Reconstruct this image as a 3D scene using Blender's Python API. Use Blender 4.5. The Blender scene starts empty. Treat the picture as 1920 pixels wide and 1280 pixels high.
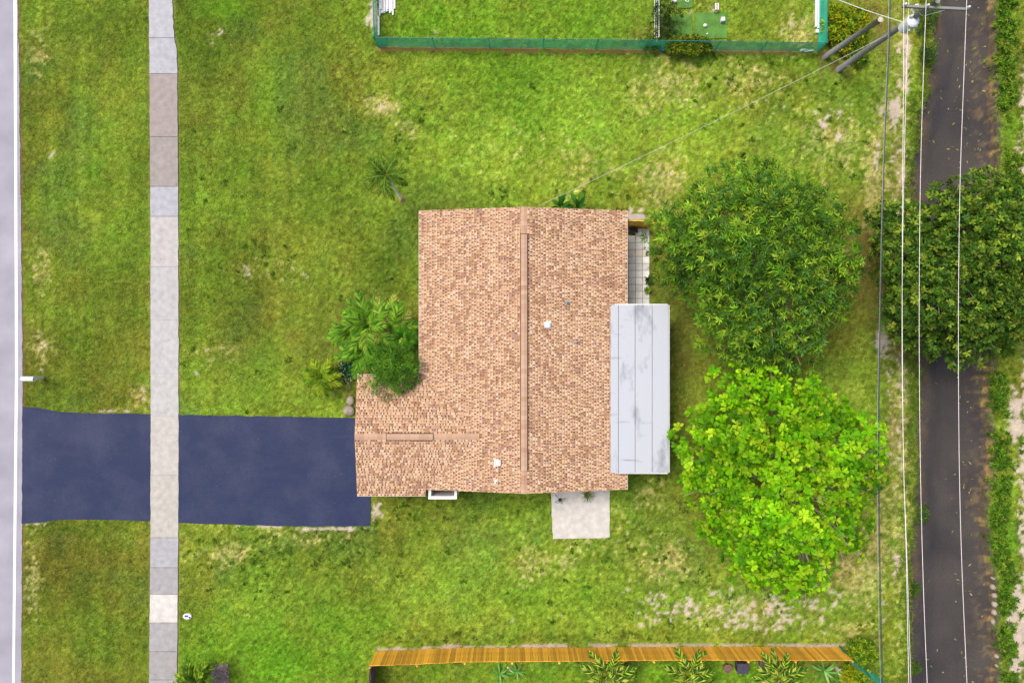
import bpy, math, random
import numpy as np
from mathutils import Vector, Matrix

SC = bpy.context.scene
COL = SC.collection
rng = np.random.default_rng(11)
random.seed(5)
R = math.radians

# ---------------------------------------------------------------- camera
HCAM, FPX = 40.0, 1360.0          # drone 40 m above the lot, focal length in photo pixels
cam_d = bpy.data.cameras.new("camera")
cam_d.sensor_width = 36.0
cam_d.lens = 36.0 * FPX / 1920.0
cam_d.clip_end = 2000
cam = bpy.data.objects.new("camera", cam_d)
cam.location = (0, 0, HCAM)
COL.objects.link(cam)
SC.camera = cam

# ---------------------------------------------------------------- sky, sun, exposure
SUN_EL = 62
w = bpy.data.worlds.new("World"); SC.world = w; w.use_nodes = True
nt = w.node_tree
bg = nt.nodes["Background"]
sky = nt.nodes.new("ShaderNodeTexSky")
sky.sky_type = 'NISHITA'; sky.sun_disc = False
sky.sun_elevation = R(SUN_EL); sky.sun_rotation = R(-55)
sky.air_density = 1.0; sky.dust_density = 6.0; sky.ozone_density = .6
nt.links.new(sky.outputs[0], bg.inputs[0])
bg.inputs[1].default_value = 0.11
sun_d = bpy.data.lights.new("sun", 'SUN'); sun_d.energy = 1.45; sun_d.angle = R(20); sun_d.color = (1, .94, .86)
sun = bpy.data.objects.new("sun", sun_d); sun.rotation_euler = (0, -R(90 - SUN_EL), R(-35)); sun.location = (0, 0, 60)
COL.objects.link(sun)
SC.view_settings.view_transform = 'Standard'; SC.view_settings.look = 'None'
SC.view_settings.gamma = 1; SC.view_settings.use_curve_mapping = False
SC.view_settings.exposure = 0.65
EXPO = 1.45     # display value of a flat grey = albedo * EXPO (used to turn seen colours into albedo)

# ---------------------------------------------------------------- helpers
def G(px, py, z=0.0):
    """plan position of a measured photo point that lies at height z"""
    s = (HCAM - z) / FPX
    return ((px - 960) * s, (640 - py) * s, z)

def lin(c):
    c = np.asarray(c, float) / 255.0
    return np.where(c <= .04045, c / 12.92, ((c + .055) / 1.055) ** 2.4)

def alb(*c):
    return lin(c) / EXPO

def tag(o, label=None, cat=None, group=None, kind=None):
    if label: o['label'] = label
    if cat: o['category'] = cat
    if group: o['group'] = group
    if kind: o['kind'] = kind
    return o

def empty(name, loc, label=None, cat=None, group=None, kind=None):
    o = bpy.data.objects.new(name, None); o.empty_display_size = .2
    o.location = loc; COL.objects.link(o)
    return tag(o, label, cat, group, kind)

class MB:
    def __init__(s): s.v = []; s.f = []; s.c = []; s.n = 0
    def add(s, v, f, col=None):
        v = [tuple(p) for p in v]
        s.v += v; s.f += [tuple(i + s.n for i in q) for q in f]
        s.c += [tuple(col) if col is not None else (1, 1, 1)] * len(v); s.n += len(v)
        return s
    def box(s, c, d, rz=0, col=None, top=None):
        x, y, z = c; a, b, h = d[0] / 2, d[1] / 2, d[2] / 2
        t = top or 1.0
        P = [(-a, -b, -h), (a, -b, -h), (a, b, -h), (-a, b, -h), (-a * t, -b * t, h), (a * t, -b * t, h), (a * t, b * t, h), (-a * t, b * t, h)]
        cs, sn = math.cos(rz), math.sin(rz)
        P = [(x + p[0] * cs - p[1] * sn, y + p[0] * sn + p[1] * cs, z + p[2]) for p in P]
        return s.add(P, [(3, 2, 1, 0), (4, 5, 6, 7), (0, 1, 5, 4), (1, 2, 6, 5), (2, 3, 7, 6), (3, 0, 4, 7)], col)
    def prism(s, pts, z0, z1, col=None):
        n = len(pts)
        P = [(p[0], p[1], z0) for p in pts] + [(p[0], p[1], z1) for p in pts]
        F = [tuple(range(n - 1, -1, -1)), tuple(range(n, 2 * n))] + [(i, (i + 1) % n, n + (i + 1) % n, n + i) for i in range(n)]
        return s.add(P, F, col)
    def tube(s, pts, r, n=8, col=None, cap=True):
        pts = [Vector(p) for p in pts]; m = len(pts)
        rs = r if isinstance(r, (list, tuple)) else [r] * m
        V = []; F = []
        for i, p in enumerate(pts):
            d = (pts[min(i + 1, m - 1)] - pts[max(i - 1, 0)]).normalized()
            a = d.cross(Vector((0, 0, 1))) if abs(d.z) < .95 else d.cross(Vector((0, 1, 0)))
            a.normalize(); b = d.cross(a)
            for k in range(n):
                t = 2 * math.pi * k / n
                V.append(p + (a * math.cos(t) + b * math.sin(t)) * rs[i])
        for i in range(m - 1):
            for k in range(n):
                k2 = (k + 1) % n
                F.append((i * n + k, i * n + k2, (i + 1) * n + k2, (i + 1) * n + k))
        if cap:
            F.append(tuple(range(n))); F.append(tuple((m - 1) * n + k for k in range(n - 1, -1, -1)))
        return s.add(V, F, col)
    def lathe(s, c, prof, n=16, col=None, sx=1, sy=1):
        V = []; F = []
        for r_, z in prof:
            for k in range(n):
                t = 2 * math.pi * k / n
                V.append((c[0] + r_ * math.cos(t) * sx, c[1] + r_ * math.sin(t) * sy, c[2] + z))
        for i in range(len(prof) - 1):
            for k in range(n):
                k2 = (k + 1) % n
                F.append((i * n + k, i * n + k2, (i + 1) * n + k2, (i + 1) * n + k))
        F.append(tuple(range(n - 1, -1, -1))); F.append(tuple((len(prof) - 1) * n + k for k in range(n)))
        return s.add(V, F, col)
    def mesh(s, name, mat, smooth=False, org=(0, 0, 0)):
        me = bpy.data.meshes.new(name)
        o = Vector(org)
        me.from_pydata([Vector(p) - o for p in s.v], [], s.f)
        a = me.color_attributes.new("Col", 'FLOAT_COLOR', 'POINT')
        buf = np.ones((len(s.v), 4), np.float32)
        if s.v: buf[:, :3] = np.array(s.c, np.float32)
        a.data.foreach_set('color', buf.ravel())
        if smooth: me.polygons.foreach_set('use_smooth', [True] * len(me.polygons))
        if mat: me.materials.append(mat)
        me.update()
        return me
    def obj(s, name, mat, parent=None, loc=None, smooth=False):
        """world-space shape; origin at loc (top level) or in the parent's space"""
        org = Vector((0, 0, 0))
        if parent is not None:
            p = parent
            while p is not None: org += p.location; p = p.parent
        elif loc is not None: org = Vector(loc)
        o = bpy.data.objects.new(name, s.mesh(name, mat, smooth, org))
        if parent is not None: o.parent = parent
        elif loc is not None: o.location = loc
        COL.objects.link(o)
        return o

def np_mesh(name, V, tris, C, mat, org=(0, 0, 0)):
    """fast mesh from numpy arrays (triangles)"""
    V = (np.asarray(V, np.float32) - np.asarray(org, np.float32)); tris = np.asarray(tris, np.int32)
    me = bpy.data.meshes.new(name)
    me.vertices.add(len(V)); me.vertices.foreach_set('co', V.ravel())
    k = tris.shape[1]
    me.loops.add(tris.size); me.loops.foreach_set('vertex_index', tris.ravel())
    me.polygons.add(len(tris)); me.polygons.foreach_set('loop_start', np.arange(0, tris.size, k, dtype=np.int32))
    a = me.color_attributes.new("Col", 'FLOAT_COLOR', 'POINT')
    buf = np.ones((len(V), 4), np.float32); buf[:, :3] = C
    a.data.foreach_set('color', buf.ravel())
    me.materials.append(mat); me.update(calc_edges=True); me.validate()
    return me

def link(name, me, parent=None, loc=None):
    o = bpy.data.objects.new(name, me)
    if parent is not None: o.parent = parent
    elif loc is not None: o.location = loc
    COL.objects.link(o); return o

def wloc(o):
    v = Vector((0, 0, 0))
    while o is not None: v += o.location; o = o.parent
    return v

# noise -----------------------------------------------------------
_tab = np.random.default_rng(3).random((16, 256, 256)).astype(np.float32)
def vnoise(x, y, sx, seed, sy=None):
    sy = sy or sx
    u = np.asarray(x) / sx + 71.3 * seed; v = np.asarray(y) / sy + 37.7 * seed
    iu = np.floor(u).astype(int); iv = np.floor(v).astype(int)
    fu = u - iu; fv = v - iv
    fu = fu * fu * (3 - 2 * fu); fv = fv * fv * (3 - 2 * fv)
    T = _tab[seed % 16]; a = iu & 255; b = iv & 255; a1 = (iu + 1) & 255; b1 = (iv + 1) & 255
    return (T[a, b] * (1 - fu) + T[a1, b] * fu) * (1 - fv) + (T[a, b1] * (1 - fu) + T[a1, b1] * fu) * fv
def fbm(x, y, s, seed, o=3):
    r = 0; amp = 1; tot = 0
    for i in range(o):
        r = r + amp * vnoise(x, y, s / 2 ** i, seed + i); tot += amp; amp *= .55
    return r / tot
def sst(a, b, x):
    t = np.clip((x - a) / (b - a), 0, 1); return t * t * (3 - 2 * t)

# ---------------------------------------------------------------- materials
MATS = {}
def nodemat(name):
    m = bpy.data.materials.new(name); m.use_nodes = True
    b = m.node_tree.nodes["Principled BSDF"]
    MATS[name] = m
    return m, m.node_tree, b

def plain(name, col, rough=.6, metal=0, nscale=8, var=.12, bump=0.0, spec=.4, rnd=0.0, streak=None):
    """one colour, broken up by noise; rnd = brightness spread between objects"""
    m, t, b = nodemat(name)
    N = t.nodes; L = t.links
    tc = N.new("ShaderNodeTexCoord"); no = N.new("ShaderNodeTexNoise")
    no.inputs['Scale'].default_value = nscale; no.inputs['Detail'].default_value = 6
    src = tc.outputs['Object']
    if streak:
        mp = N.new("ShaderNodeMapping"); mp.inputs['Scale'].default_value = streak
        L.new(src, mp.inputs[0]); src = mp.outputs[0]
    L.new(src, no.inputs['Vector'])
    mr = N.new("ShaderNodeMapRange"); mr.inputs[1].default_value = .25; mr.inputs[2].default_value = .75
    mr.inputs[3].default_value = 1 - var; mr.inputs[4].default_value = 1 + var
    L.new(no.outputs['Fac'], mr.inputs[0])
    val = mr.outputs[0]
    if rnd:
        oi = N.new("ShaderNodeObjectInfo"); r2 = N.new("ShaderNodeMapRange")
        r2.inputs[3].default_value = 1 - rnd; r2.inputs[4].default_value = 1 + rnd
        L.new(oi.outputs['Random'], r2.inputs[0])
        mm = N.new("ShaderNodeMath"); mm.operation = 'MULTIPLY'
        L.new(val, mm.inputs[0]); L.new(r2.outputs[0], mm.inputs[1]); val = mm.outputs[0]
    at = N.new("ShaderNodeAttribute"); at.attribute_name = "Col"
    mx = N.new("ShaderNodeMix"); mx.data_type = 'RGBA'; mx.blend_type = 'MULTIPLY'; mx.inputs[0].default_value = 1
    mx.inputs[6].default_value = (*col, 1); L.new(at.outputs['Color'], mx.inputs[7])
    vm = N.new("ShaderNodeVectorMath"); vm.operation = 'SCALE'
    L.new(mx.outputs[2], vm.inputs[0]); L.new(val, vm.inputs['Scale'])
    L.new(vm.outputs[0], b.inputs['Base Color'])
    b.inputs['Roughness'].default_value = rough; b.inputs['Metallic'].default_value = metal
    b.inputs['Specular IOR Level'].default_value = spec
    if bump:
        bp = N.new("ShaderNodeBump"); bp.inputs['Strength'].default_value = bump; bp.inputs['Distance'].default_value = .02
        n2 = N.new("ShaderNodeTexNoise"); n2.inputs['Scale'].default_value = nscale * 6; n2.inputs['Detail'].default_value = 4
        L.new(src, n2.inputs['Vector']); L.new(n2.outputs['Fac'], bp.inputs['Height']); L.new(bp.outputs[0], b.inputs['Normal'])
    return m

def leafmat(name, transl=.3, rough=.5, var=.15, rnd=.0, spec=.3, nscale=3):
    m, t, b = nodemat(name); N = t.nodes; L = t.links
    at = N.new("ShaderNodeAttribute"); at.attribute_name = "Col"
    no = N.new("ShaderNodeTexNoise"); no.inputs['Scale'].default_value = nscale; no.inputs['Detail'].default_value = 3
    ge = N.new("ShaderNodeNewGeometry"); L.new(ge.outputs['Position'], no.inputs['Vector'])
    mr = N.new("ShaderNodeMapRange"); mr.inputs[1].default_value = .3; mr.inputs[2].default_value = .7
    mr.inputs[3].default_value = 1 - var; mr.inputs[4].default_value = 1 + var; L.new(no.outputs['Fac'], mr.inputs[0])
    vm = N.new("ShaderNodeVectorMath"); vm.operation = 'SCALE'
    L.new(at.outputs['Color'], vm.inputs[0]); L.new(mr.outputs[0], vm.inputs['Scale'])
    out = vm.outputs[0]
    if rnd:
        oi = N.new("ShaderNodeObjectInfo"); r2 = N.new("ShaderNodeMapRange")
        r2.inputs[3].default_value = 1 - rnd; r2.inputs[4].default_value = 1 + rnd
        L.new(oi.outputs['Random'], r2.inputs[0])
        v2 = N.new("ShaderNodeVectorMath"); v2.operation = 'SCALE'
        L.new(out, v2.inputs[0]); L.new(r2.outputs[0], v2.inputs['Scale']); out = v2.outputs[0]
    L.new(out, b.inputs['Base Color']); b.inputs['Roughness'].default_value = rough
    b.inputs['Specular IOR Level'].default_value = spec
    if transl:
        tr = N.new("ShaderNodeBsdfTranslucent"); L.new(out, tr.inputs['Color'])
        mx = N.new("ShaderNodeMixShader"); mx.inputs[0].default_value = transl
        L.new(b.outputs[0], mx.inputs[1]); L.new(tr.outputs[0], mx.inputs[2])
        L.new(mx.outputs[0], t.nodes['Material Output'].inputs['Surface'])
    return m

M = {}
M['ground'] = leafmat('ground_soil_and_turf', 0, .95, .22, spec=.1, nscale=14)
M['grass'] = leafmat('grass_blades', .25, .7, .10, spec=.15, nscale=5)
M['leaf'] = leafmat('tree_leaves', .25, .6, .12, spec=.12)
M['frond'] = leafmat('palm_fronds', .22, .6, .10, rnd=.2, spec=.12)
M['shingle'] = leafmat('asphalt_shingles', 0, .9, .06, spec=.15, nscale=40)
M['bark'] = plain('bark', (.16, .13, .10), .9, nscale=6, var=.3, bump=.4)
M['palebark'] = plain('pale_bark', (.5, .47, .42), .8, nscale=10, var=.2)
M['twig'] = plain('grey_twigs', (.33, .29, .23), .9, nscale=6, var=.2)
M['asphalt_road'] = plain('road_asphalt', alb(178, 177, 190), .85, nscale=.5, var=.2, bump=.25, spec=.2)
M['sealed_old'] = plain('sealed_asphalt', (.020, .030, .095), .55, nscale=.45, var=.3, bump=.12, spec=.18)
M['paint'] = plain('road_paint', (.8, .8, .8), .5, nscale=5, var=.06)
M['concrete'] = plain('concrete', (1, 1, 1), .85, nscale=3.2, var=.17, bump=.25, spec=.2)
M['paver'] = plain('paver_stone', (.74, .73, .71), .8, nscale=5, var=.10, bump=.2, rnd=.1)
M['white'] = plain('white_paint', (.72, .72, .73), .4, nscale=4, var=.05)
M['wall'] = plain('stucco_wall', (.55, .5, .42), .9, nscale=20, var=.05, bump=.3)
M['deck'] = plain('roof_underlay', alb(190, 148, 120), .9, nscale=12, var=.12)
M['fascia'] = plain('painted_fascia', (.6, .55, .48), .6)
M['cedar'] = plain('cedar_plank', (.80, .40, .045), .65, nscale=3, var=.3, rnd=.3, streak=(14, 14, 1.2))
M['goldwood'] = plain('yellow_painted_wood', (.88, .52, .05), .6, nscale=4, var=.2, rnd=.15, streak=(12, 12, 1.2))
M['greywood'] = plain('weathered_wood', (.22, .225, .22), .85, nscale=5, var=.3, streak=(10, 10, .8))
M['brownwood'] = plain('brown_wood', (.15, .10, .085), .8, nscale=5, var=.3)
M['steel'] = plain('galvanised_steel', (.5, .52, .55), .45, .6, nscale=6, var=.1)
M['teal'] = plain('green_coated_steel', (.02, .16, .16), .5)
M['black'] = plain('black_metal', (.02, .02, .022), .45)
M['darkbox'] = plain('dark_plastic', (.055, .05, .085), .5, var=.2)
M['terracotta'] = plain('terracotta', (.24, .12, .08), .8, var=.2)
M['transformer'] = plain('light_grey_enamel', (.66, .69, .74), .35, nscale=3, var=.06)
M['ceramic'] = plain('insulator_ceramic', (.72, .74, .78), .25)
M['wire'] = plain('bare_aluminium_wire', (.80, .74, .74), .5, 0)
M['cable'] = plain('black_sheathed_cable', (.035, .06, .065), .5)
M['mulch'] = plain('mulch', alb(186, 164, 154), .95, nscale=9, var=.3, bump=.2)
M['rock'] = plain('pale_rock', alb(188, 176, 160), .9, nscale=4, var=.25, bump=.5, rnd=.12)
M['blue'] = plain('blue_plastic', (.02, .07, .4), .4)
M['skyblue'] = plain('pale_blue_plastic', (.38, .45, .75), .5, var=.2)
M['pipeblue'] = plain('blue_grey_pipe', (.12, .3, .36), .4)
M['cloth'] = plain('green_ground_cloth', alb(98, 150, 62), .85, nscale=1.6, var=.3, bump=.2)
M['pink'] = plain('pink_plastic', (.6, .38, .4), .5)
M['darkvent'] = plain('ridge_vent_dark', (.07, .045, .04), .8)  # dark tone also paints the shadow line along the raised vent

def capmat():
    m, t, b = nodemat('ridge_cap_shingle'); N = t.nodes; L = t.links
    oi = N.new("ShaderNodeObjectInfo"); cr = N.new("ShaderNodeValToRGB")
    e = cr.color_ramp.elements
    cs = [(196, 156, 128), (214, 178, 150), (204, 166, 140), (218, 184, 158), (206, 168, 136)]
    e[0].position = 0; e[0].color = (*alb(*cs[0]), 1); e[1].position = 1; e[1].color = (*alb(*cs[4]), 1)
    for i in (1, 2, 3):
        q = e.new(i / 4); q.color = (*alb(*cs[i]), 1)
    L.new(oi.outputs['Random'], cr.inputs[0])
    no = N.new("ShaderNodeTexNoise"); no.inputs['Scale'].default_value = 30
    mr = N.new("ShaderNodeMapRange"); mr.inputs[3].default_value = .88; mr.inputs[4].default_value = 1.1
    L.new(no.outputs['Fac'], mr.inputs[0])
    vm = N.new("ShaderNodeVectorMath"); vm.operation = 'SCALE'
    L.new(cr.outputs[0], vm.inputs[0]); L.new(mr.outputs[0], vm.inputs['Scale'])
    L.new(vm.outputs[0], b.inputs['Base Color']); b.inputs['Roughness'].default_value = .9
    b.inputs['Specular IOR Level'].default_value = .15
    return m
M['cap'] = capmat()

def meshfabric():
    """woven privacy netting: mostly opaque green cloth with an open weave"""
    m, t, b = nodemat('green_privacy_netting'); N = t.nodes; L = t.links
    tc = N.new("ShaderNodeTexCoord"); no = N.new("ShaderNodeTexNoise"); no.inputs['Scale'].default_value = 1.3; no.inputs['Detail'].default_value = 5
    L.new(tc.outputs['Object'], no.inputs['Vector'])
    cr = N.new("ShaderNodeValToRGB"); e = cr.color_ramp.elements
    e[0].position = .3; e[0].color = (.004, .42, .34, 1); e[1].position = .62; e[1].color = (.03, .70, .47, 1)
    q = e.new(.74); q.color = (.26, .6, .5, 1)
    L.new(no.outputs['Fac'], cr.inputs[0]); L.new(cr.outputs[0], b.inputs['Base Color'])
    b.inputs['Roughness'].default_value = .7
    tp = N.new("ShaderNodeBsdfTransparent"); mx = N.new("ShaderNodeMixShader"); mx.inputs[0].default_value = .70
    L.new(tp.outputs[0], mx.inputs[1]); L.new(b.outputs[0], mx.inputs[2])
    L.new(mx.outputs[0], N['Material Output'].inputs['Surface'])
    return m
M['net'] = meshfabric()

def panelmat():
    """white coated roof panel: grey dirt gathers in soft patches and streaks across the panels"""
    m, t, b = nodemat('white_roof_panel'); N = t.nodes; L = t.links
    ge = N.new("ShaderNodeNewGeometry")
    def stain(sc, scale, lo, hi):
        mp = N.new("ShaderNodeMapping"); mp.inputs['Scale'].default_value = sc; L.new(ge.outputs['Position'], mp.inputs[0])
        no = N.new("ShaderNodeTexNoise"); no.inputs['Scale'].default_value = scale; no.inputs['Detail'].default_value = 7; no.inputs['Roughness'].default_value = .62
        L.new(mp.outputs[0], no.inputs['Vector'])
        mr = N.new("ShaderNodeMapRange"); mr.inputs[1].default_value = lo; mr.inputs[2].default_value = hi
        L.new(no.outputs['Fac'], mr.inputs[0]); return mr.outputs[0]
    a = stain((1.1, .5, 1), .9, .52, .74); c = stain((.5, 3.0, 1), .7, .60, .80)
    mm = N.new("ShaderNodeMath"); mm.operation = 'MAXIMUM'; L.new(a, mm.inputs[0]); L.new(c, mm.inputs[1])
    mx = N.new("ShaderNodeMix"); mx.data_type = 'RGBA'
    mx.inputs[6].default_value = (*alb(208, 215, 226), 1); mx.inputs[7].default_value = (*alb(128, 134, 146), 1)
    L.new(mm.outputs[0], mx.inputs[0]); L.new(mx.outputs[2], b.inputs['Base Color'])
    b.inputs['Roughness'].default_value = .5; b.inputs['Specular IOR Level'].default_value = .3
    return m
M['panel'] = panelmat()

def watermat():
    """murky still ditch water: you see part of the bed through it, and a weak sky reflection"""
    m, t, b = nodemat('murky_water'); N = t.nodes; L = t.links
    ge = N.new("ShaderNodeNewGeometry"); no = N.new("ShaderNodeTexNoise"); no.inputs['Scale'].default_value = .28; no.inputs['Detail'].default_value = 4
    L.new(ge.outputs['Position'], no.inputs['Vector'])
    cr = N.new("ShaderNodeValToRGB"); e = cr.color_ramp.elements
    e[0].position = .36; e[0].color = (.048, .053, .070, 1); e[1].position = .64; e[1].color = (.112, .108, .104, 1)
    L.new(no.outputs['Fac'], cr.inputs[0]); L.new(cr.outputs[0], b.inputs['Base Color'])
    b.inputs['Roughness'].default_value = .04; b.inputs['IOR'].default_value = 1.33
    bp = N.new("ShaderNodeBump"); bp.inputs['Strength'].default_value = .012
    n2 = N.new("ShaderNodeTexNoise"); n2.inputs['Scale'].default_value = 1.5; L.new(ge.outputs['Position'], n2.inputs['Vector'])
    L.new(n2.outputs['Fac'], bp.inputs['Height']); L.new(bp.outputs[0], b.inputs['Normal'])
    tp = N.new("ShaderNodeBsdfTransparent"); mx = N.new("ShaderNodeMixShader"); mx.inputs[0].default_value = .36
    L.new(tp.outputs[0], mx.inputs[1]); L.new(b.outputs[0], mx.inputs[2])
    L.new(mx.outputs[0], N['Material Output'].inputs['Surface'])
    return m
M['water'] = watermat()

def sealmat():
    """sealed asphalt: dusty lighter patches, scuff streaks along the driving direction, fine grit"""
    m, t, b = nodemat('driveway_sealer'); N = t.nodes; L = t.links
    ge = N.new("ShaderNodeNewGeometry")
    def noise(sc, det, mp, lo, hi, a, b_):
        v = N.new("ShaderNodeMapping"); v.inputs['Scale'].default_value = mp; L.new(ge.outputs['Position'], v.inputs[0])
        no = N.new("ShaderNodeTexNoise"); no.inputs['Scale'].default_value = sc; no.inputs['Detail'].default_value = det; no.inputs['Roughness'].default_value = .6
        L.new(v.outputs[0], no.inputs['Vector'])
        r_ = N.new("ShaderNodeMapRange"); r_.inputs[1].default_value = lo; r_.inputs[2].default_value = hi; r_.inputs[3].default_value = a; r_.inputs[4].default_value = b_
        L.new(no.outputs['Fac'], r_.inputs[0]); return r_.outputs[0]
    d = noise(.5, 7, (1, 1, 1), .42, .8, 0, .8); k = noise(.8, 5, (.25, 2.5, 1), .55, .85, 0, .5)
    mxm = N.new("ShaderNodeMath"); mxm.operation = 'MAXIMUM'; L.new(d, mxm.inputs[0]); L.new(k, mxm.inputs[1])
    mx = N.new("ShaderNodeMix"); mx.data_type = 'RGBA'; mx.inputs[6].default_value = (.018, .027, .074, 1); mx.inputs[7].default_value = (.048, .058, .108, 1)
    L.new(mxm.outputs[0], mx.inputs[0])
    gr = noise(22, 3, (1, 1, 1), .3, .7, .72, 1.3)
    vm = N.new("ShaderNodeVectorMath"); vm.operation = 'SCALE'; L.new(mx.outputs[2], vm.inputs[0]); L.new(gr, vm.inputs['Scale'])
    L.new(vm.outputs[0], b.inputs['Base Color']); b.inputs['Roughness'].default_value = .6; b.inputs['Specular IOR Level'].default_value = .18
    return m
M['sealed'] = sealmat()
del M['sealed_old']

# ---------------------------------------------------------------- ground plan (photo pixels at ground level)
ROAD = [(-400, -400), (33, -400), (33, 0), (37, 200), (40, 430), (42.5, 700), (43, 780), (41.5, 1000), (40.5, 1280), (39, 1700), (-400, 1700)]
WALK_L = [(-400, 279), (0, 280), (140, 281.5), (430, 283), (700, 283.5), (1000, 283), (1280, 280.5), (1700, 279)]
WALK_R = [(-400, 323), (0, 324), (70, 327), (90, 332), (140, 333), (430, 335), (700, 335.5), (1000, 335), (1280, 332), (1700, 331)]
def xat(tab, y): return np.interp(y, [p[0] for p in tab], [p[1] for p in tab])
DRIVE_W = [(43, 762), (75, 764), (115, 772), (180, 774.5), (283.5, 775.5), (283, 976.5), (230, 975), (170, 973), (110, 974), (70, 979), (41.5, 981)]
DRIVE_E = [(335.5, 777.5), (450, 779), (664, 783), (690, 783), (690, 930), (695.5, 930), (694.5, 985), (600, 986.5), (500, 985), (335, 979.5)]
PAD = [(1032, 900), (1143, 900), (1142.5, 1006), (1120, 1008), (1036.5, 1009.5)]
PAVERS = [(1150, 425), (1217.5, 425), (1217.5, 572), (1150, 572)]
HOUSE = [(797, 415), (1160, 415), (1160, 893), (797, 893), (797, 915), (690, 915), (690, 712), (797, 712)]
CLOTH1 = [(1303, 25), (1364, 25), (1362, 73), (1301, 74)]
CLOTH2 = [(1260, 30), (1297, 28), (1298, 73), (1258, 71)]
CLOTH3 = [(1270, -40), (1300, -40), (1298, 15), (1272, 16)]
BANK_L = [(-600, 1752), (0, 1752), (100, 1750), (200, 1728), (300, 1714), (420, 1712), (640, 1716), (720, 1720), (820, 1719), (1000, 1710), (1100, 1706), (1280, 1702), (1900, 1700)]
BANK_R = [(-600, 1876), (0, 1874), (100, 1870), (200, 1873), (300, 1879), (420, 1878), (700, 1862), (780, 1857), (850, 1866), (1000, 1858), (1060, 1868), (1280, 1878), (1900, 1880)]

def inpoly(px, py, poly):
    r = np.zeros(np.shape(px), bool); n = len(poly)
    for i in range(n):
        x1, y1 = poly[i]; x2, y2 = poly[(i + 1) % n]
        if y1 == y2: continue
        c = ((y1 > py) != (y2 > py)) & (px < (x2 - x1) * (py - y1) / (y2 - y1) + x1)
        r ^= c
    return r

def canal_d(px, py):
    """metres inside the ditch edge (negative outside); edge wobbles a little"""
    wob = (vnoise(px, py, 60, 9) - .5) * 14 + (vnoise(px, py, 22, 9) - .5) * 10 + (vnoise(px, py, 8, 10) - .5) * 6
    return np.minimum(px - xat(BANK_L, py) + wob, xat(BANK_R, py) - px + wob) / 34.0

def height(x, y):
    px = x * 34 + 960; py = 640 - y * 34
    d = canal_d(px, py)
    z = -.5 * sst(0, .4, d) - .75 * sst(.3, 2.2, d)
    z = z + .02 * (fbm(x, y, .9, 4) - .5) * (d < 0)
    return z
WATER_Z = -.40

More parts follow.
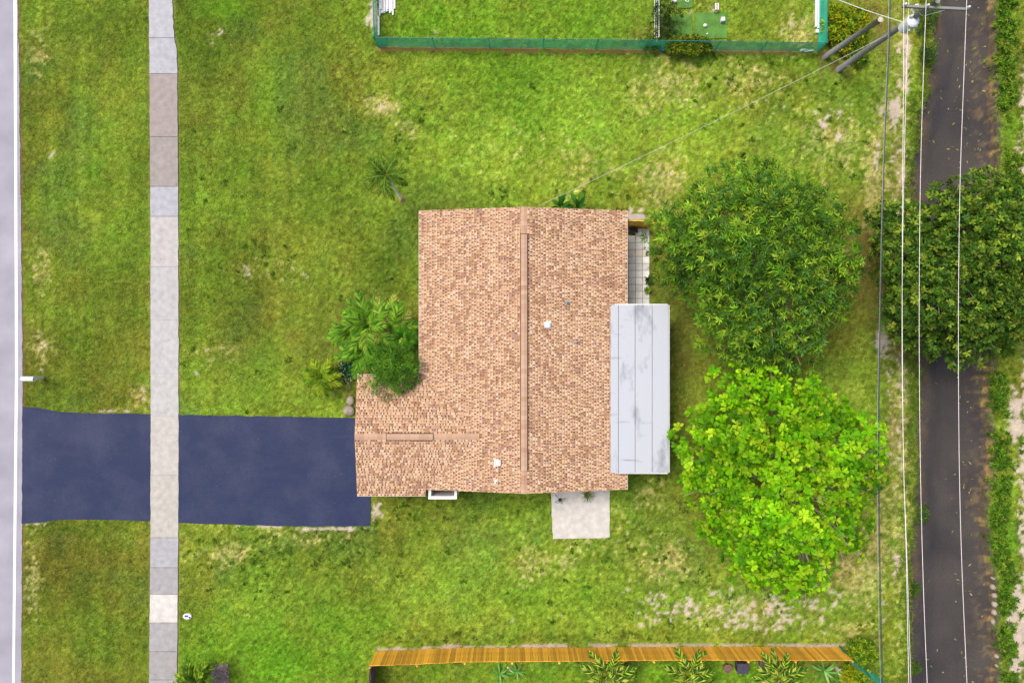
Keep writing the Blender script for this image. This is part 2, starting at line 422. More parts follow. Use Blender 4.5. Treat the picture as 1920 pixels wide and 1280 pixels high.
# zones: (kind, px, py, rx, ry, strength)
Z = [
 ('dark', 230, 40, 120, 60, .5), ('dark', 370, 40, 70, 110, .6), ('dark', 560, 60, 120, 60, .45), ('dark', 620, 300, 130, 120, .3),
 ('dark', 230, 560, 60, 90, .4), ('dark', 710, 500, 80, 90, .6), ('dark', 640, 570, 80, 60, .45), ('dark', 390, 130, 40, 60, .4),
 ('dark', 160, 990, 90, 16, .5), ('dark', 940, 110, 60, 30, .3), ('dark', 960, 200, 80, 60, .5), ('dark', 740, 900, 60, 40, .3), ('dark', 480, 30, 150, 70, .5), ('dark', 420, 560, 70, 110, .35), ('dark', 600, 200, 90, 60, .3), ('dark', 200, 660, 60, 70, .35), ('dark', 160, 1100, 80, 80, .3), ('dark', 560, 930, 10, 10, 0), ('dark', 960, 940, 120, 20, .4), ('dark', 1200, 900, 40, 60, .35), ('dark', 1275, 680, 26, 120, .5), ('lush', 1250, 740, 20, 60, .3),  # dark strip east of the patio paints the shade of roof and trees
 ('pale', 900, 280, 130, 80, .85), ('pale', 1100, 220, 150, 120, .8), ('pale', 1270, 230, 130, 120, .7), ('pale', 1000, 350, 200, 40, .6),
 ('pale', 1480, 300, 140, 80, .6), ('pale', 900, 1100, 250, 80, .5), ('pale', 1560, 740, 60, 60, .7), ('pale', 590, 400, 40, 40, .1),
 ('pale', 640, 760, 120, 30, .5), ('pale', 500, 720, 110, 60, .35), ('pale', 1150, 1130, 200, 80, .45), ('pale', 1620, 740, 30, 80, .6), ('pale', 470, 1130, 130, 60, .3),
 ('pale', 1690, 1000, 20, 200, .6), ('pale', 1690, 750, 14, 90, .5),
 ('lush', 950, 130, 120, 45, .6), ('lush', 850, 40, 150, 60, .8), ('lush', 1080, 40, 130, 60, .7), ('lush', 760, 45, 60, 50, .6), ('lush', 420, 15, 40, 20, .8),
 ('lush', 1450, 40, 70, 60, .4), ('lush', 520, 1240, 190, 70, .95), ('lush', 640, 1200, 90, 60, .6), ('lush', 360, 1230, 60, 60, .7), ('lush', 1000, 190, 80, 50, .35),
 ('lush', 420, 1180, 60, 40, .3), ('lush', 1090, 960, 70, 80, .3), ('lush', 1200, 1262, 500, 26, .75), ('lush', 480, 960, 200, 40, .0), ('lush', 1030, 1120, 100, 40, .45), ('lush', 1490, 110, 70, 16, .6),
 ('lush', 1892, 350, 10, 400, .5), ('lush', 1892, 1060, 14, 110, .9), ('lush', 1700, 1180, 14, 100, .5),
 ('straw', 715, 200, 40, 30, .55), ('straw', 760, 240, 40, 30, .42), ('straw', 1250, 160, 90, 70, .42), ('straw', 1240, 340, 60, 60, .5), ('straw', 1400, 150, 100, 60, .38), ('straw', 1100, 310, 80, 60, .35),
 ('straw', 1560, 260, 90, 90, .42), ('straw', 1640, 330, 30, 160, .55), ('straw', 580, 1000, 140, 40, .36), ('straw', 430, 1040, 80, 40, .42), ('straw', 1000, 1060, 50, 40, .48), ('straw', 1060, 1050, 40, 30, .42),
 ('straw', 1220, 930, 40, 40, .4), ('straw', 1250, 1050, 90, 60, .4), ('straw', 1600, 1070, 60, 80, .55), ('straw', 1680, 830, 24, 80, .6), ('straw', 1680, 1000, 20, 200, .45), ('straw', 80, 500, 25, 70, .45), ('straw', 75, 650, 30, 40, .5),
 ('straw', 70, 100, 30, 70, .4), ('straw', 60, 1080, 24, 100, .45), ('straw', 1400, 1150, 180, 40, .42), ('straw', 500, 510, 80, 40, .3), ('straw', 640, 700, 60, 60, .3), ('straw', 1500, 60, 50, 50, .5), ('straw', 1110, 960, 120, 50, .3),
 ('straw', 1160, 1010, 200, 60, .3), ('straw', 1660, 220, 26, 80, .5), ('straw', 1590, 1180, 50, 30, .45), ('straw', 400, 660, 60, 30, .4), ('straw', 265, 740, 30, 30, .45), ('straw', 1020, 290, 220, 100, .22), ('straw', 1080, 1020, 80, 30, .35),
 ('sand', 716, 200, 20, 26, .42), ('sand', 400, 75, 34, 24, .44), ('sand', 460, 505, 20, 24, .46), ('sand', 570, 520, 22, 22, .40), ('sand', 268, 740, 18, 30, .42), ('sand', 78, 655, 14, 30, .44), ('sand', 78, 700, 12, 14, .4),
 ('sand', 375, 655, 26, 8, .42), ('sand', 370, 700, 16, 8, .40), ('sand', 240, 770, 26, 8, .5), ('sand', 1550, 225, 46, 40, .43), ('sand', 1570, 260, 26, 26, .45), ('sand', 1700, 120, 12, 110, .62), ('sand', 1678, 210, 18, 50, .62), ('sand', 1650, 210, 14, 40, .42),
 ('sand', 1645, 300, 10, 60, .48), ('sand', 1672, 290, 8, 60, .42), ('sand', 1655, 640, 22, 36, .62), ('sand', 1668, 690, 18, 22, .5), ('sand', 1660, 1150, 16, 40, .42), ('sand', 1680, 1060, 12, 40, .5), ('sand', 1665, 860, 10, 40, .42), ('sand', 1630, 1030, 20, 30, .38),
 ('sand', 1290, 1140, 70, 32, .46), ('sand', 1230, 1120, 34, 20, .44), ('sand', 1390, 1165, 120, 34, .45), ('sand', 1500, 1150, 80, 40, .43), ('sand', 1560, 1120, 40, 30, .42), ('sand', 1350, 1110, 60, 30, .38), ('sand', 1180, 1110, 30, 14, .4),
 ('sand', 705, 955, 14, 34, .55), ('sand', 625, 991, 90, 6, .62), ('sand', 500, 988, 90, 4, .55), ('sand', 700, 25, 10, 34, .75), ('sand', 690, 40, 8, 20, .5), ('sand', 1180, 395, 34, 16, .46), ('sand', 1245, 330, 40, 40, .36), ('sand', 960, 1165, 20, 12, .4),
 ('sand', 1913, 300, 14, 90, .5), ('sand', 1905, 780, 22, 80, .6), ('sand', 1912, 880, 18, 60, .5), ('sand', 1915, 1000, 10, 60, .5), ('sand', 1908, 1180, 20, 110, .85), ('sand', 1935, 900, 30, 500, .66), ('sand', 1930, 200, 24, 150, .58), ('sand', 1560, 215, 56, 50, .40), ('sand', 1420, 1155, 190, 50, .46), ('straw', 1690, 600, 30, 700, .50), ('straw', 1640, 1000, 40, 200, .5), ('pale', 1690, 300, 30, 260, .5), ('pale', 1350, 1120, 200, 60, .6), ('sand', 1690, 500, 26, 800, .43), ('sand', 1668, 560, 12, 400, .42), ('sand', 1480, 1130, 120, 50, .42), ('sand', 1240, 1150, 90, 40, .42), ('sand', 820, 62, 20, 8, .45), ('sand', 1310, 20, 60, 30, .38),
 ('sand', 200, 770, 40, 3, .5), ('sand', 60, 982, 40, 4, .45), ('sand', 160, 972, 60, 2.5, .5), ('sand', 1470, 50, 60, 40, .36), ('sand', 655, 760, 14, 24, .3), ('sand', 1440, 200, 60, 50, .3), ('sand', 1080, 240, 100, 60, .28), ('sand', 640, 480, 60, 60, .22), ('sand', 450, 1010, 60, 20, .3),
 ('sand', 1020, 1065, 30, 20, .34), ('sand', 1060, 1150, 30, 14, .36), ('sand', 1690, 400, 14, 60, .35), ('sand', 1600, 1010, 20, 20, .4), ('sand', 100, 290, 14, 14, .42), ('sand', 420, 290, 20, 10, .4),
 ('dirt', 1610, 490, 34, 90, .75), ('dirt', 1640, 560, 20, 50, .55), ('dirt', 1275, 660, 30, 90, .35), ('dirt', 1290, 800, 26, 80, .35), ('dirt', 753, 373, 7, 7, 1.0), ('dirt', 1680, 800, 16, 50, .4), ('dirt', 1620, 30, 60, 40, .5), ('dirt', 1655, 60, 26, 60, .6), ('dirt', 1575, 125, 26, 14, .6),  # dirt beside the dark tree and patio: dry soil with shade painted in
 ('dirt', 1540, 50, 8, 70, .9), ('dirt', 1680, 330, 10, 120, .35), ('dirt', 1420, 560, 150, 120, .6), ('dirt', 1470, 900, 130, 150, .6), ('dirt', 660, 755, 12, 26, .6), ('dirt', 700, 640, 70, 60, .8), ('dirt', 1190, 545, 40, 130, .25), ('dirt', 1545, 1250, 40, 20, .5), ('dirt', 1150, 1248, 40, 10, .5), ('dirt', 1225, 70, 40, 20, .4),
 ('clump', 560, 1030, 220, 60, .8), ('clump', 1400, 150, 160, 70, .7), ('clump', 1300, 1080, 240, 90, .7), ('clump', 1560, 200, 80, 120, .6), ('clump', 800, 960, 160, 40, .5), ('clump', 1450, 60, 90, 60, .7), ('clump', 960, 1195, 280, 14, .9), ('clump', 200, 740, 80, 30, .5), ('clump', 470, 490, 50, 50, .5), ('clump', 1120, 370, 160, 30, .6), ('clump', 1660, 350, 40, 200, .4), ('clump', 1640, 1000, 40, 180, .4), ('clump', 780, 240, 60, 50, .5), ('clump', 1200, 980, 120, 80, .5),
]
ZK = {}
for k, *r in Z: ZK.setdefault(k, []).append(r)
def zone(k, px, py):
    s = np.zeros(np.shape(px))
    for x, y, rx, ry, a in ZK[k]:
        s = np.maximum(s, a * np.exp(-(((px - x) / rx) ** 2 + ((py - y) / ry) ** 2) * .8))
    return s

PAL = {k: alb(*v) for k, v in dict(olive=(132, 142, 48), mid=(134, 160, 50), pale=(154, 196, 58), lush=(110, 166, 32), dark=(80, 108, 26), straw=(194, 188, 112),
       sand=(220, 204, 186), dirt=(132, 104, 66), bed=(112, 98, 84), mud=(92, 88, 86), gold=(172, 146, 92), bluegreen=(84, 124, 60)).items()}

def lawn(x, y):
    """albedo and bare-ground mask of the lawn at plan positions"""
    px = x * 34 + 960; py = 640 - y * 34
    n1 = fbm(x, y, 7, 0); n2 = fbm(x, y, 1.5, 3); n3 = fbm(x, y, .5, 5); n4 = fbm(x, y, .22, 7, 2)
    st = vnoise(x, y, .55, 8, 9.0) * .5 + vnoise(x, y, .25, 11, 6.0) * .5
    m = lambda a, b, t: a + (b - a) * np.asarray(t)[..., None]
    c = m(PAL['olive'], PAL['mid'], sst(.35, .65, n1 * .6 + n2 * .4))
    c = c * np.ones(np.shape(x) + (3,))
    c = m(c, PAL['bluegreen'], .35 * sst(.6, .78, fbm(x, y, 3.2, 12)))
    verge = ((px < 283) | ((px < 620) & (py < 760)))
    c = c * (1 + (st - .5) * .55 * verge)[..., None]
    c = c * np.where(verge, .94, 1.0)[..., None]
    big = fbm(x, y, 5.5, 5); big2 = fbm(x, y, 2.6, 9)
    c = c * (1 + (big - .5) * .55 + (big2 - .5) * .40)[..., None]
    c = c * (1 + (fbm(x, y, 4.0, 1) - .5)[..., None] * np.array([.5, .05, .5]))
    c = m(c, PAL['dark'], np.clip(zone('dark', px, py) * (.5 + n2), 0, .85))
    c = m(c, PAL['pale'], np.clip(zone('pale', px, py) * (.45 + .9 * n3), 0, 1))
    c = m(c, PAL['lush'], np.clip(zone('lush', px, py) * (.6 + .7 * n2), 0, 1))
    cl = zone('clump', px, py)
    n5 = fbm(x, y, .34, 14, 3); n6 = fbm(x + 9, y - 4, .16, 6, 2)
    c = m(c, PAL['dark'], sst(.50, .66, n5 * .65 + n6 * .35 + .10 * cl - .05) * (.34 + .5 * cl))
    s = zone('straw', px, py) * 1.05 + .16 + .05 * zone('pale', px, py)
    sm = sst(-.06, .14, s * .92 - (1 - (n3 * .10 + n4 * .30 + n6 * .35 + vnoise(x, y, .13, 4) * .25)))
    c = m(c, PAL['straw'], sm * .7)
    n7 = vnoise(x, y, .105, 15); n8 = vnoise(x + 3.3, y, .075, 1)
    sm_ = np.where(verge, .62, .85); tuft = (1 + (n7 - .5) * 1.0 * sm_) * (1 + (n8 - .5) * .6) * (1 + (n6 - .5) * (.75 * sm_ + .4 * cl)) * (1 + (n5 - .5) * .32 * sm_)
    c = c * np.clip(tuft, .3, 1.9)[..., None]
    c = c * (1 + (n6 - .5)[..., None] * np.array([.10, 0, .8]))
    c = c * (1 + (fbm(x, y, .9, 2) - .5)[..., None] * np.array([.45, .12, .3]))
    d = np.clip(zone('dirt', px, py) * (.55 + .8 * n3), 0, 1)
    # bare strips at the foot of the fences
    wob = (n3 - .5) * 10
    gf = ((px > 705) & (px < 1560) & (np.abs(py - (92 + (px - 705) * .0075)) < 4.5 + wob * .5))
    wf = ((px > 705) & (px < 1585) & (np.abs(py - np.interp(px, [704, 870, 1100, 1573], [1217, 1211, 1209.5, 1209])) < 2.6 + wob * .9))
    sw = np.abs(px - np.where(px < 305, xat(WALK_L, py), xat(WALK_R, py))) < 3 + wob * .4
    c = m(c, PAL['dirt'], d)
    z = zone('sand', px, py)
    sandm = sst(-.04, .07, z * 1.08 + .02 - (1 - (n3 * .16 + n4 * .32 + n6 * .34 + vnoise(x, y, .14, 12) * .18)))
    sandm = np.maximum(sandm, .9 * wf)
    c = m(c, PAL['sand'] * np.where(wf, .74, .95)[..., None], sandm * .95)
    c = m(c, PAL['dirt'] * 1.5, gf * .8)
    c = m(c, PAL['straw'] * .6, sw * .5)
    edge = np.abs(px - np.interp(py, [0, 200, 430, 700, 780, 1000, 1280], [33, 37, 40, 42.5, 43, 41.5, 40.5])) < 5 + wob * .6
    c = m(c, PAL['dirt'], edge * .55)
    bare = np.clip(np.maximum.reduce([sandm, d * .75, gf * .9, wf * .9, edge * .4, sw * .35]), 0, 1)
    c = c * (.80 + .40 * n4)[..., None]
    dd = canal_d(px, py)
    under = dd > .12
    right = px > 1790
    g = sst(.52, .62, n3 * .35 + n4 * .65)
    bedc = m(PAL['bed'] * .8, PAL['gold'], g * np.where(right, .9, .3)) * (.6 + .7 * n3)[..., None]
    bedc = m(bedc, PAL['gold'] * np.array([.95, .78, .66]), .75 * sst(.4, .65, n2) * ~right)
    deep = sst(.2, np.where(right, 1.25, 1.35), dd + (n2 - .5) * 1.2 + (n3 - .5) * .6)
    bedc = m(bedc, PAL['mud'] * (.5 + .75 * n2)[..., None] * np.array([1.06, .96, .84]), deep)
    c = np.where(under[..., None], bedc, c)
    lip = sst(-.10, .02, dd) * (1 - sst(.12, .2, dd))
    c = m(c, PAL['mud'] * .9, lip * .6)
    # away from the lot the meadow evens out
    far = sst(0, 5, np.maximum(np.abs(x) - 29.5, np.abs(y) - 20.2)) * (dd < -.3)
    c = m(c, PAL['mid'] * .9, far)
    return np.clip(c, 0, .85), bare, dd

# ground: one sheet to the horizon, fine where the camera looks, with the ditch cut into it
def axis(a, b, st, far):
    c = list(np.arange(a, b + 1e-6, st)); s = st; x = a; lo = []
    while x > -far: s *= 1.35; x -= s; lo.append(x)
    x = b; s = st; hi = []
    while x < far: s *= 1.35; x += s; hi.append(x)
    return np.array(lo[::-1] + c + hi)
ax = axis(-29.5, 29.5, .125, 600); ay = axis(-20.2, 20.2, .125, 600)
X, Y = np.meshgrid(ax, ay)
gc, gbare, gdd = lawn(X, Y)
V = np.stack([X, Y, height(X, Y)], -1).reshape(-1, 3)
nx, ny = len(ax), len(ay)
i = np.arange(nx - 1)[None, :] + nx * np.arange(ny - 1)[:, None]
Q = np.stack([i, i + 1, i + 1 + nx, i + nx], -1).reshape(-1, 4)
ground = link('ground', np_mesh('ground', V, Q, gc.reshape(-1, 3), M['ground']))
tag(ground, kind='structure')

# water in the ditch
wy = [i_ for i_ in range(-1200, 2500, 40)]
mb = MB()
vl = [G(xat(BANK_L, y) - 14, y) for y in wy]; vr = [G(xat(BANK_R, y) + 14, y) for y in wy]
mb.add([(p[0], p[1], WATER_Z) for p in vl] + [(p[0], p[1], WATER_Z) for p in vr],
       [(k, k + 1, len(wy) + k + 1, len(wy) + k) for k in range(len(wy) - 1)])
tag(mb.obj('canal_water', M['water']), kind='structure')

# road, edge line
def pxpoly(p, z=0): return [G(a, b, 0)[:2] for a, b in p]
def rough_poly(p, step=6, amp=.8, seed=1, hold=None):
    out = []; n = len(p)
    for i_ in range(n):
        a, b = p[i_], p[(i_ + 1) % n]
        L_ = math.dist(a, b); k = max(1, int(L_ / step))
        nx_, ny_ = (b[1] - a[1]) / L_, -(b[0] - a[0]) / L_
        for j in range(k):
            t = j / k; x = a[0] + (b[0] - a[0]) * t; y = a[1] + (b[1] - a[1]) * t
            o_ = (vnoise(x, y, 14, seed) - .5) * 2 * amp + (vnoise(x, y, 5, seed + 1) - .5) * amp
            if L_ > 2500 or j == 0: o_ = 0
            out.append((x + nx_ * o_, y + ny_ * o_))
    return out
mb = MB().prism(pxpoly(rough_poly(ROAD, 8, 1.0, 2)), -.15, .022)
road = tag(mb.obj('road', M['asphalt_road']), kind='structure')
ln = [(-400, 25, 31), (0, 26, 31.5), (430, 28, 33), (700, 29, 34.2), (1000, 26, 31), (1280, 23.5, 28), (1700, 22, 27)]
mb = MB()
for a, b in zip(ln[:-1], ln[1:]):
    mb.prism([G(a[1], a[0])[:2], G(b[1], b[0])[:2], G(b[2], b[0])[:2], G(a[2], a[0])[:2]], .020, .0265)
mb.obj('edge_line', M['paint'], road)

# driveway (two pieces, either side of the walk)
mb = MB().prism(pxpoly(rough_poly(DRIVE_W, 4, .8, 4)), -.12, .034)
tag(mb.obj('driveway', M['sealed']), kind='structure')
mb = MB().prism(pxpoly(rough_poly(DRIVE_E, 4, .8, 5)), -.12, .034)
tag(mb.obj('driveway', M['sealed']), kind='structure')

# sidewalk slabs
walk = empty('sidewalk', (*G(308, 640)[:2], 0), kind='structure')
SL = [(-200, -100, (206, 206, 216)), (-100, -15, (205, 206, 216)), (-15, 72, (205, 206, 216)), (72, 139, (202, 204, 214)), (139, 257, (184, 174, 172)), (257, 350, (182, 174, 172)), (350, 406, (200, 202, 213)),
      (406, 500, (214, 210, 212)), (500, 600, (210, 209, 213)), (600, 700, (212, 211, 214)), (700, 780, (214, 213, 213)), (780, 890, (216, 213, 208)), (890, 1007, (213, 210, 203)),
      (1007, 1063, (196, 196, 203)), (1063, 1113, (188, 186, 190)), (1113, 1166, (238, 235, 232)), (1166, 1220, (190, 188, 192)), (1220, 1273, (184, 182, 184)), (1273, 1330, (190, 188, 190)), (1330, 1500, (200, 200, 204))]
for k, (a, b, c) in enumerate(SL):
    tight = 406 < a < 1000
    e = .12 if tight and b < 1000 else .4
    ys = np.linspace(a + (.1 if tight else .4), b - e, max(3, int((b - a) / 8)))
    lft = [(xat(WALK_L, y) + (vnoise(y, 3, 11, 6) - .5) * 1.4, y) for y in ys]
    rgt = [(xat(WALK_R, y) + (vnoise(y, 9, 11, 7) - .5) * (3.2 if y < 90 else 1.4), y) for y in ys]
    pts = pxpoly(lft + rgt[::-1])
    z = .052 + random.uniform(-.004, .004)
    mb = MB()
    mb.prism(pts, -.08, z, alb(*c) * np.array([.90, .90, .88]))
    mb.obj('slab', M['concrete'], walk)

# concrete pad behind the house, paver path
pad = MB().prism(pxpoly(rough_poly(PAD, 4, .8, 6)), -.05, .06, alb(228, 224, 217))
tag(pad.obj('concrete_pad', M['concrete']), kind='structure')
path = empty('paver_path', (*G(1197, 500)[:2], 0), kind='structure')
mb = MB()
pw = 13.2
for r_ in range(11):
    for c_ in range(-1, 3):
        if r_ == 0 and c_ < 1: continue
        x0 = 1178 + c_ * pw; y0 = 428.5 + r_ * 13.1
        cx, cy, _ = G(x0 + pw / 2, y0 + 6.55)
        z = .045 + random.uniform(-.006, .006)
        MB().box((cx, cy, z / 2 - .02), (pw / 34 - .022, 13.1 / 34 - .022, z + .04), R(random.uniform(-.6, .6)), top=.985,
                 col=np.array([1, 1, 1]) * random.uniform(.88, 1.05) * (np.array([.95, .86, .80]) if r_ == 3 else 1)).obj('paver', M['paver'], path)
sl = MB().prism(pxpoly([(1170, 402), (1206, 401), (1214, 411), (1170, 413)]), -.05, .04, alb(196, 188, 184))
tag(sl.obj('stepping_slab', M['concrete']), kind='structure')

# ---------------------------------------------------------------- grass: short blades everywhere the lawn grows
def grass():
    N = 760000
    x = rng.uniform(-29.3, 29.3, N); y = rng.uniform(-20, 20, N)
    px = x * 34 + 960; py = 640 - y * 34
    c, bare, dd = lawn(x, y)
    keep = rng.random(N) > bare * .96
    wl = xat(WALK_L, py); wr = xat(WALK_R, py)
    keep &= ~((px > wl + .5) & (px < wr - .5)) & ~inpoly(px, py, ROAD) & (dd < .16)
    for P_ in (DRIVE_W, DRIVE_E, PAD, PAVERS, HOUSE): keep &= ~inpoly(px, py, P_)
    for P_ in (CLOTH1, CLOTH2, CLOTH3): keep &= ~inpoly(px, py, P_) | (vnoise(px, py, 9, 3) > .6)
    x, y, c = x[keep], y[keep], c[keep]; n = len(x)
    px = x * 34 + 960; py = 640 - y * 34
    tall = .6 + .9 * fbm(x, y, .8, 13)
    tall = tall * np.where((px > 1640) & (py > 100), 1.35, 1)
    L_ = rng.uniform(.05, .13, n) * tall; Hh = rng.uniform(.025, .075, n) * tall
    for P_ in (CLOTH1, CLOTH2, CLOTH3): Hh = np.where(inpoly(px, py, P_), Hh + .07, Hh)
    a = rng.uniform(0, 2 * np.pi, n) + 0.0; wd = rng.uniform(.010, .022, n)
    z = height(x, y) - .004
    ca, sa = np.cos(a), np.sin(a)
    b1 = np.stack([x - sa * wd, y + ca * wd, z], -1); b2 = np.stack([x + sa * wd, y - ca * wd, z], -1)
    tp = np.stack([x + ca * L_, y + sa * L_, z + Hh], -1)
    V = np.stack([b1, b2, tp], 1).reshape(-1, 3)
    jit = rng.uniform(.75, 1.3, n)[:, None] * (1 + rng.normal(0, .06, (n, 3)))
    cc = c * jit * 1.25
    strawb = rng.random(n) < .035
    cc[strawb] = PAL['straw'] * rng.uniform(.7, 1.1, (strawb.sum(), 1))
    C = np.repeat(np.clip(cc, 0, .9), 3, 0)
    T = np.arange(3 * n).reshape(-1, 3)
    tag(link('grass', np_mesh('grass', V, T, C, M['grass'])), kind='stuff', label='short patchy green lawn grass growing all round the house', cat='grass')
grass()

# ---------------------------------------------------------------- leaves
SHAPES = {'lance': (.55, 1.0, .62), 'obov': (.34, .72, 1.0), 'ell': (.7, 1.0, .8), 'strap': (.9, 1.0, .8)}
def leaves(P, D, L_, W_, C, shape='lance', droop=.15, roll=.5):
    """numpy leaves: 6 vertices, 4 triangles each"""
    n = len(P); P = np.asarray(P, float); D = np.asarray(D, float)
    D = D / np.linalg.norm(D, axis=1, keepdims=True)
    U = np.tile([0, 0, 1.], (n, 1)) + rng.normal(0, roll, (n, 3))
    S = np.cross(D, U); S /= np.linalg.norm(S, axis=1, keepdims=True) + 1e-9
    L_ = np.broadcast_to(L_, n)[:, None]; W_ = np.broadcast_to(W_, n)[:, None] * .5
    a, b, c_ = SHAPES[shape]
    def at(t, w_): return P + D * L_ * t + S * W_ * w_ - np.array([0, 0, 1.]) * (droop * L_ * t * t)
    V = np.stack([at(0, 0), at(.3, a), at(.3, -a), at(.66, c_ if shape != 'obov' else 1.), at(.66, -(c_ if shape != 'obov' else 1.)), at(1, 0)], 1)
    if shape == 'obov': V[:, 3] = at(.72, 1); V[:, 4] = at(.72, -1)
    T = np.array([[0, 1, 2], [1, 3, 2], [2, 3, 4], [3, 5, 4]])
    F = (T[None] + 6 * np.arange(n)[:, None, None]).reshape(-1, 3)
    return V.reshape(-1, 3), F, np.repeat(C, 6, 0)

def join(parts):
    Vs, Fs, Cs, o = [], [], [], 0
    for v, f, c in parts:
        Vs.append(v); Fs.append(f + o); Cs.append(c); o += len(v)
    return np.concatenate(Vs), np.concatenate(Fs), np.concatenate(Cs)

def palcol(cols, n, jit=.14):
    A = np.array([alb(*c) for c in cols]); idx = rng.integers(0, len(A), n)
    return np.clip(A[idx] * (1 + rng.normal(0, jit, (n, 1))) * (1 + rng.normal(0, .04, (n, 3))), 0.004, .8)

def unit(v): return v / (np.linalg.norm(v, axis=-1, keepdims=True) + 1e-9)

def shoots(C0, r, n, up=.35, inner=.10):
    """positions and directions of n shoots spread over a clump"""
    d = unit(rng.normal(0, 1, (n, 3))); d[:, 2] = np.abs(d[:, 2]) * .9 - .12; d = unit(d)
    rad = np.where(rng.random(n) < inner, rng.uniform(.25, .7, n), rng.uniform(.78, 1.05, n)) * r
    P = C0 + d * rad[:, None] * np.array([1, 1, .8])
    D = unit(d + np.array([0, 0, up]) + rng.normal(0, .25, (n, 3)))
    return P, D

def spray(P, D, k, Ll, Lw, cols, shape, ang=(40, 70), along=.0, droop=.15, jit=.14, tint=None):
    """k leaves on every shoot"""
    n = len(P)
    a = np.cross(D, np.tile([.3, .2, 1.], (n, 1))); a = unit(a); b = np.cross(D, a)
    Pn = np.repeat(P, k, 0); Dn = np.repeat(D, k, 0); A = np.repeat(a, k, 0); B = np.repeat(b, k, 0); m = n * k
    th = (np.tile(np.arange(k), n) * 2.399 + np.repeat(rng.uniform(0, 6.28, n), k) + rng.normal(0, .2, m))[:, None]
    el = np.radians(rng.uniform(*ang, m))[:, None]
    d = Dn * np.cos(el) + (A * np.cos(th) + B * np.sin(th)) * np.sin(el)
    off = (np.tile(np.arange(k) / k, n) * along)[:, None]
    c = palcol(cols, n, jit); c = np.repeat(c, k, 0) * (1 + rng.normal(0, .09, (m, 1)))
    if tint is not None: c = c * np.repeat(tint, k)[:, None]
    return leaves(Pn + Dn * off, d, rng.uniform(.75, 1.15, m) * Ll, rng.uniform(.8, 1.15, m) * Lw, np.clip(c, .003, .8), shape, droop)

def poly_inset_dist(px, py, poly):
    d = np.full(np.shape(px), 1e9)
    n = len(poly)
    for i_ in range(n):
        x1, y1 = poly[i_]; x2, y2 = poly[(i_ + 1) % n]
        L2 = (x2 - x1) ** 2 + (y2 - y1) ** 2
        t = np.clip(((px - x1) * (x2 - x1) + (py - y1) * (y2 - y1)) / L2, 0, 1)
        d = np.minimum(d, np.hypot(px - x1 - t * (x2 - x1), py - y1 - t * (y2 - y1)))
    return d

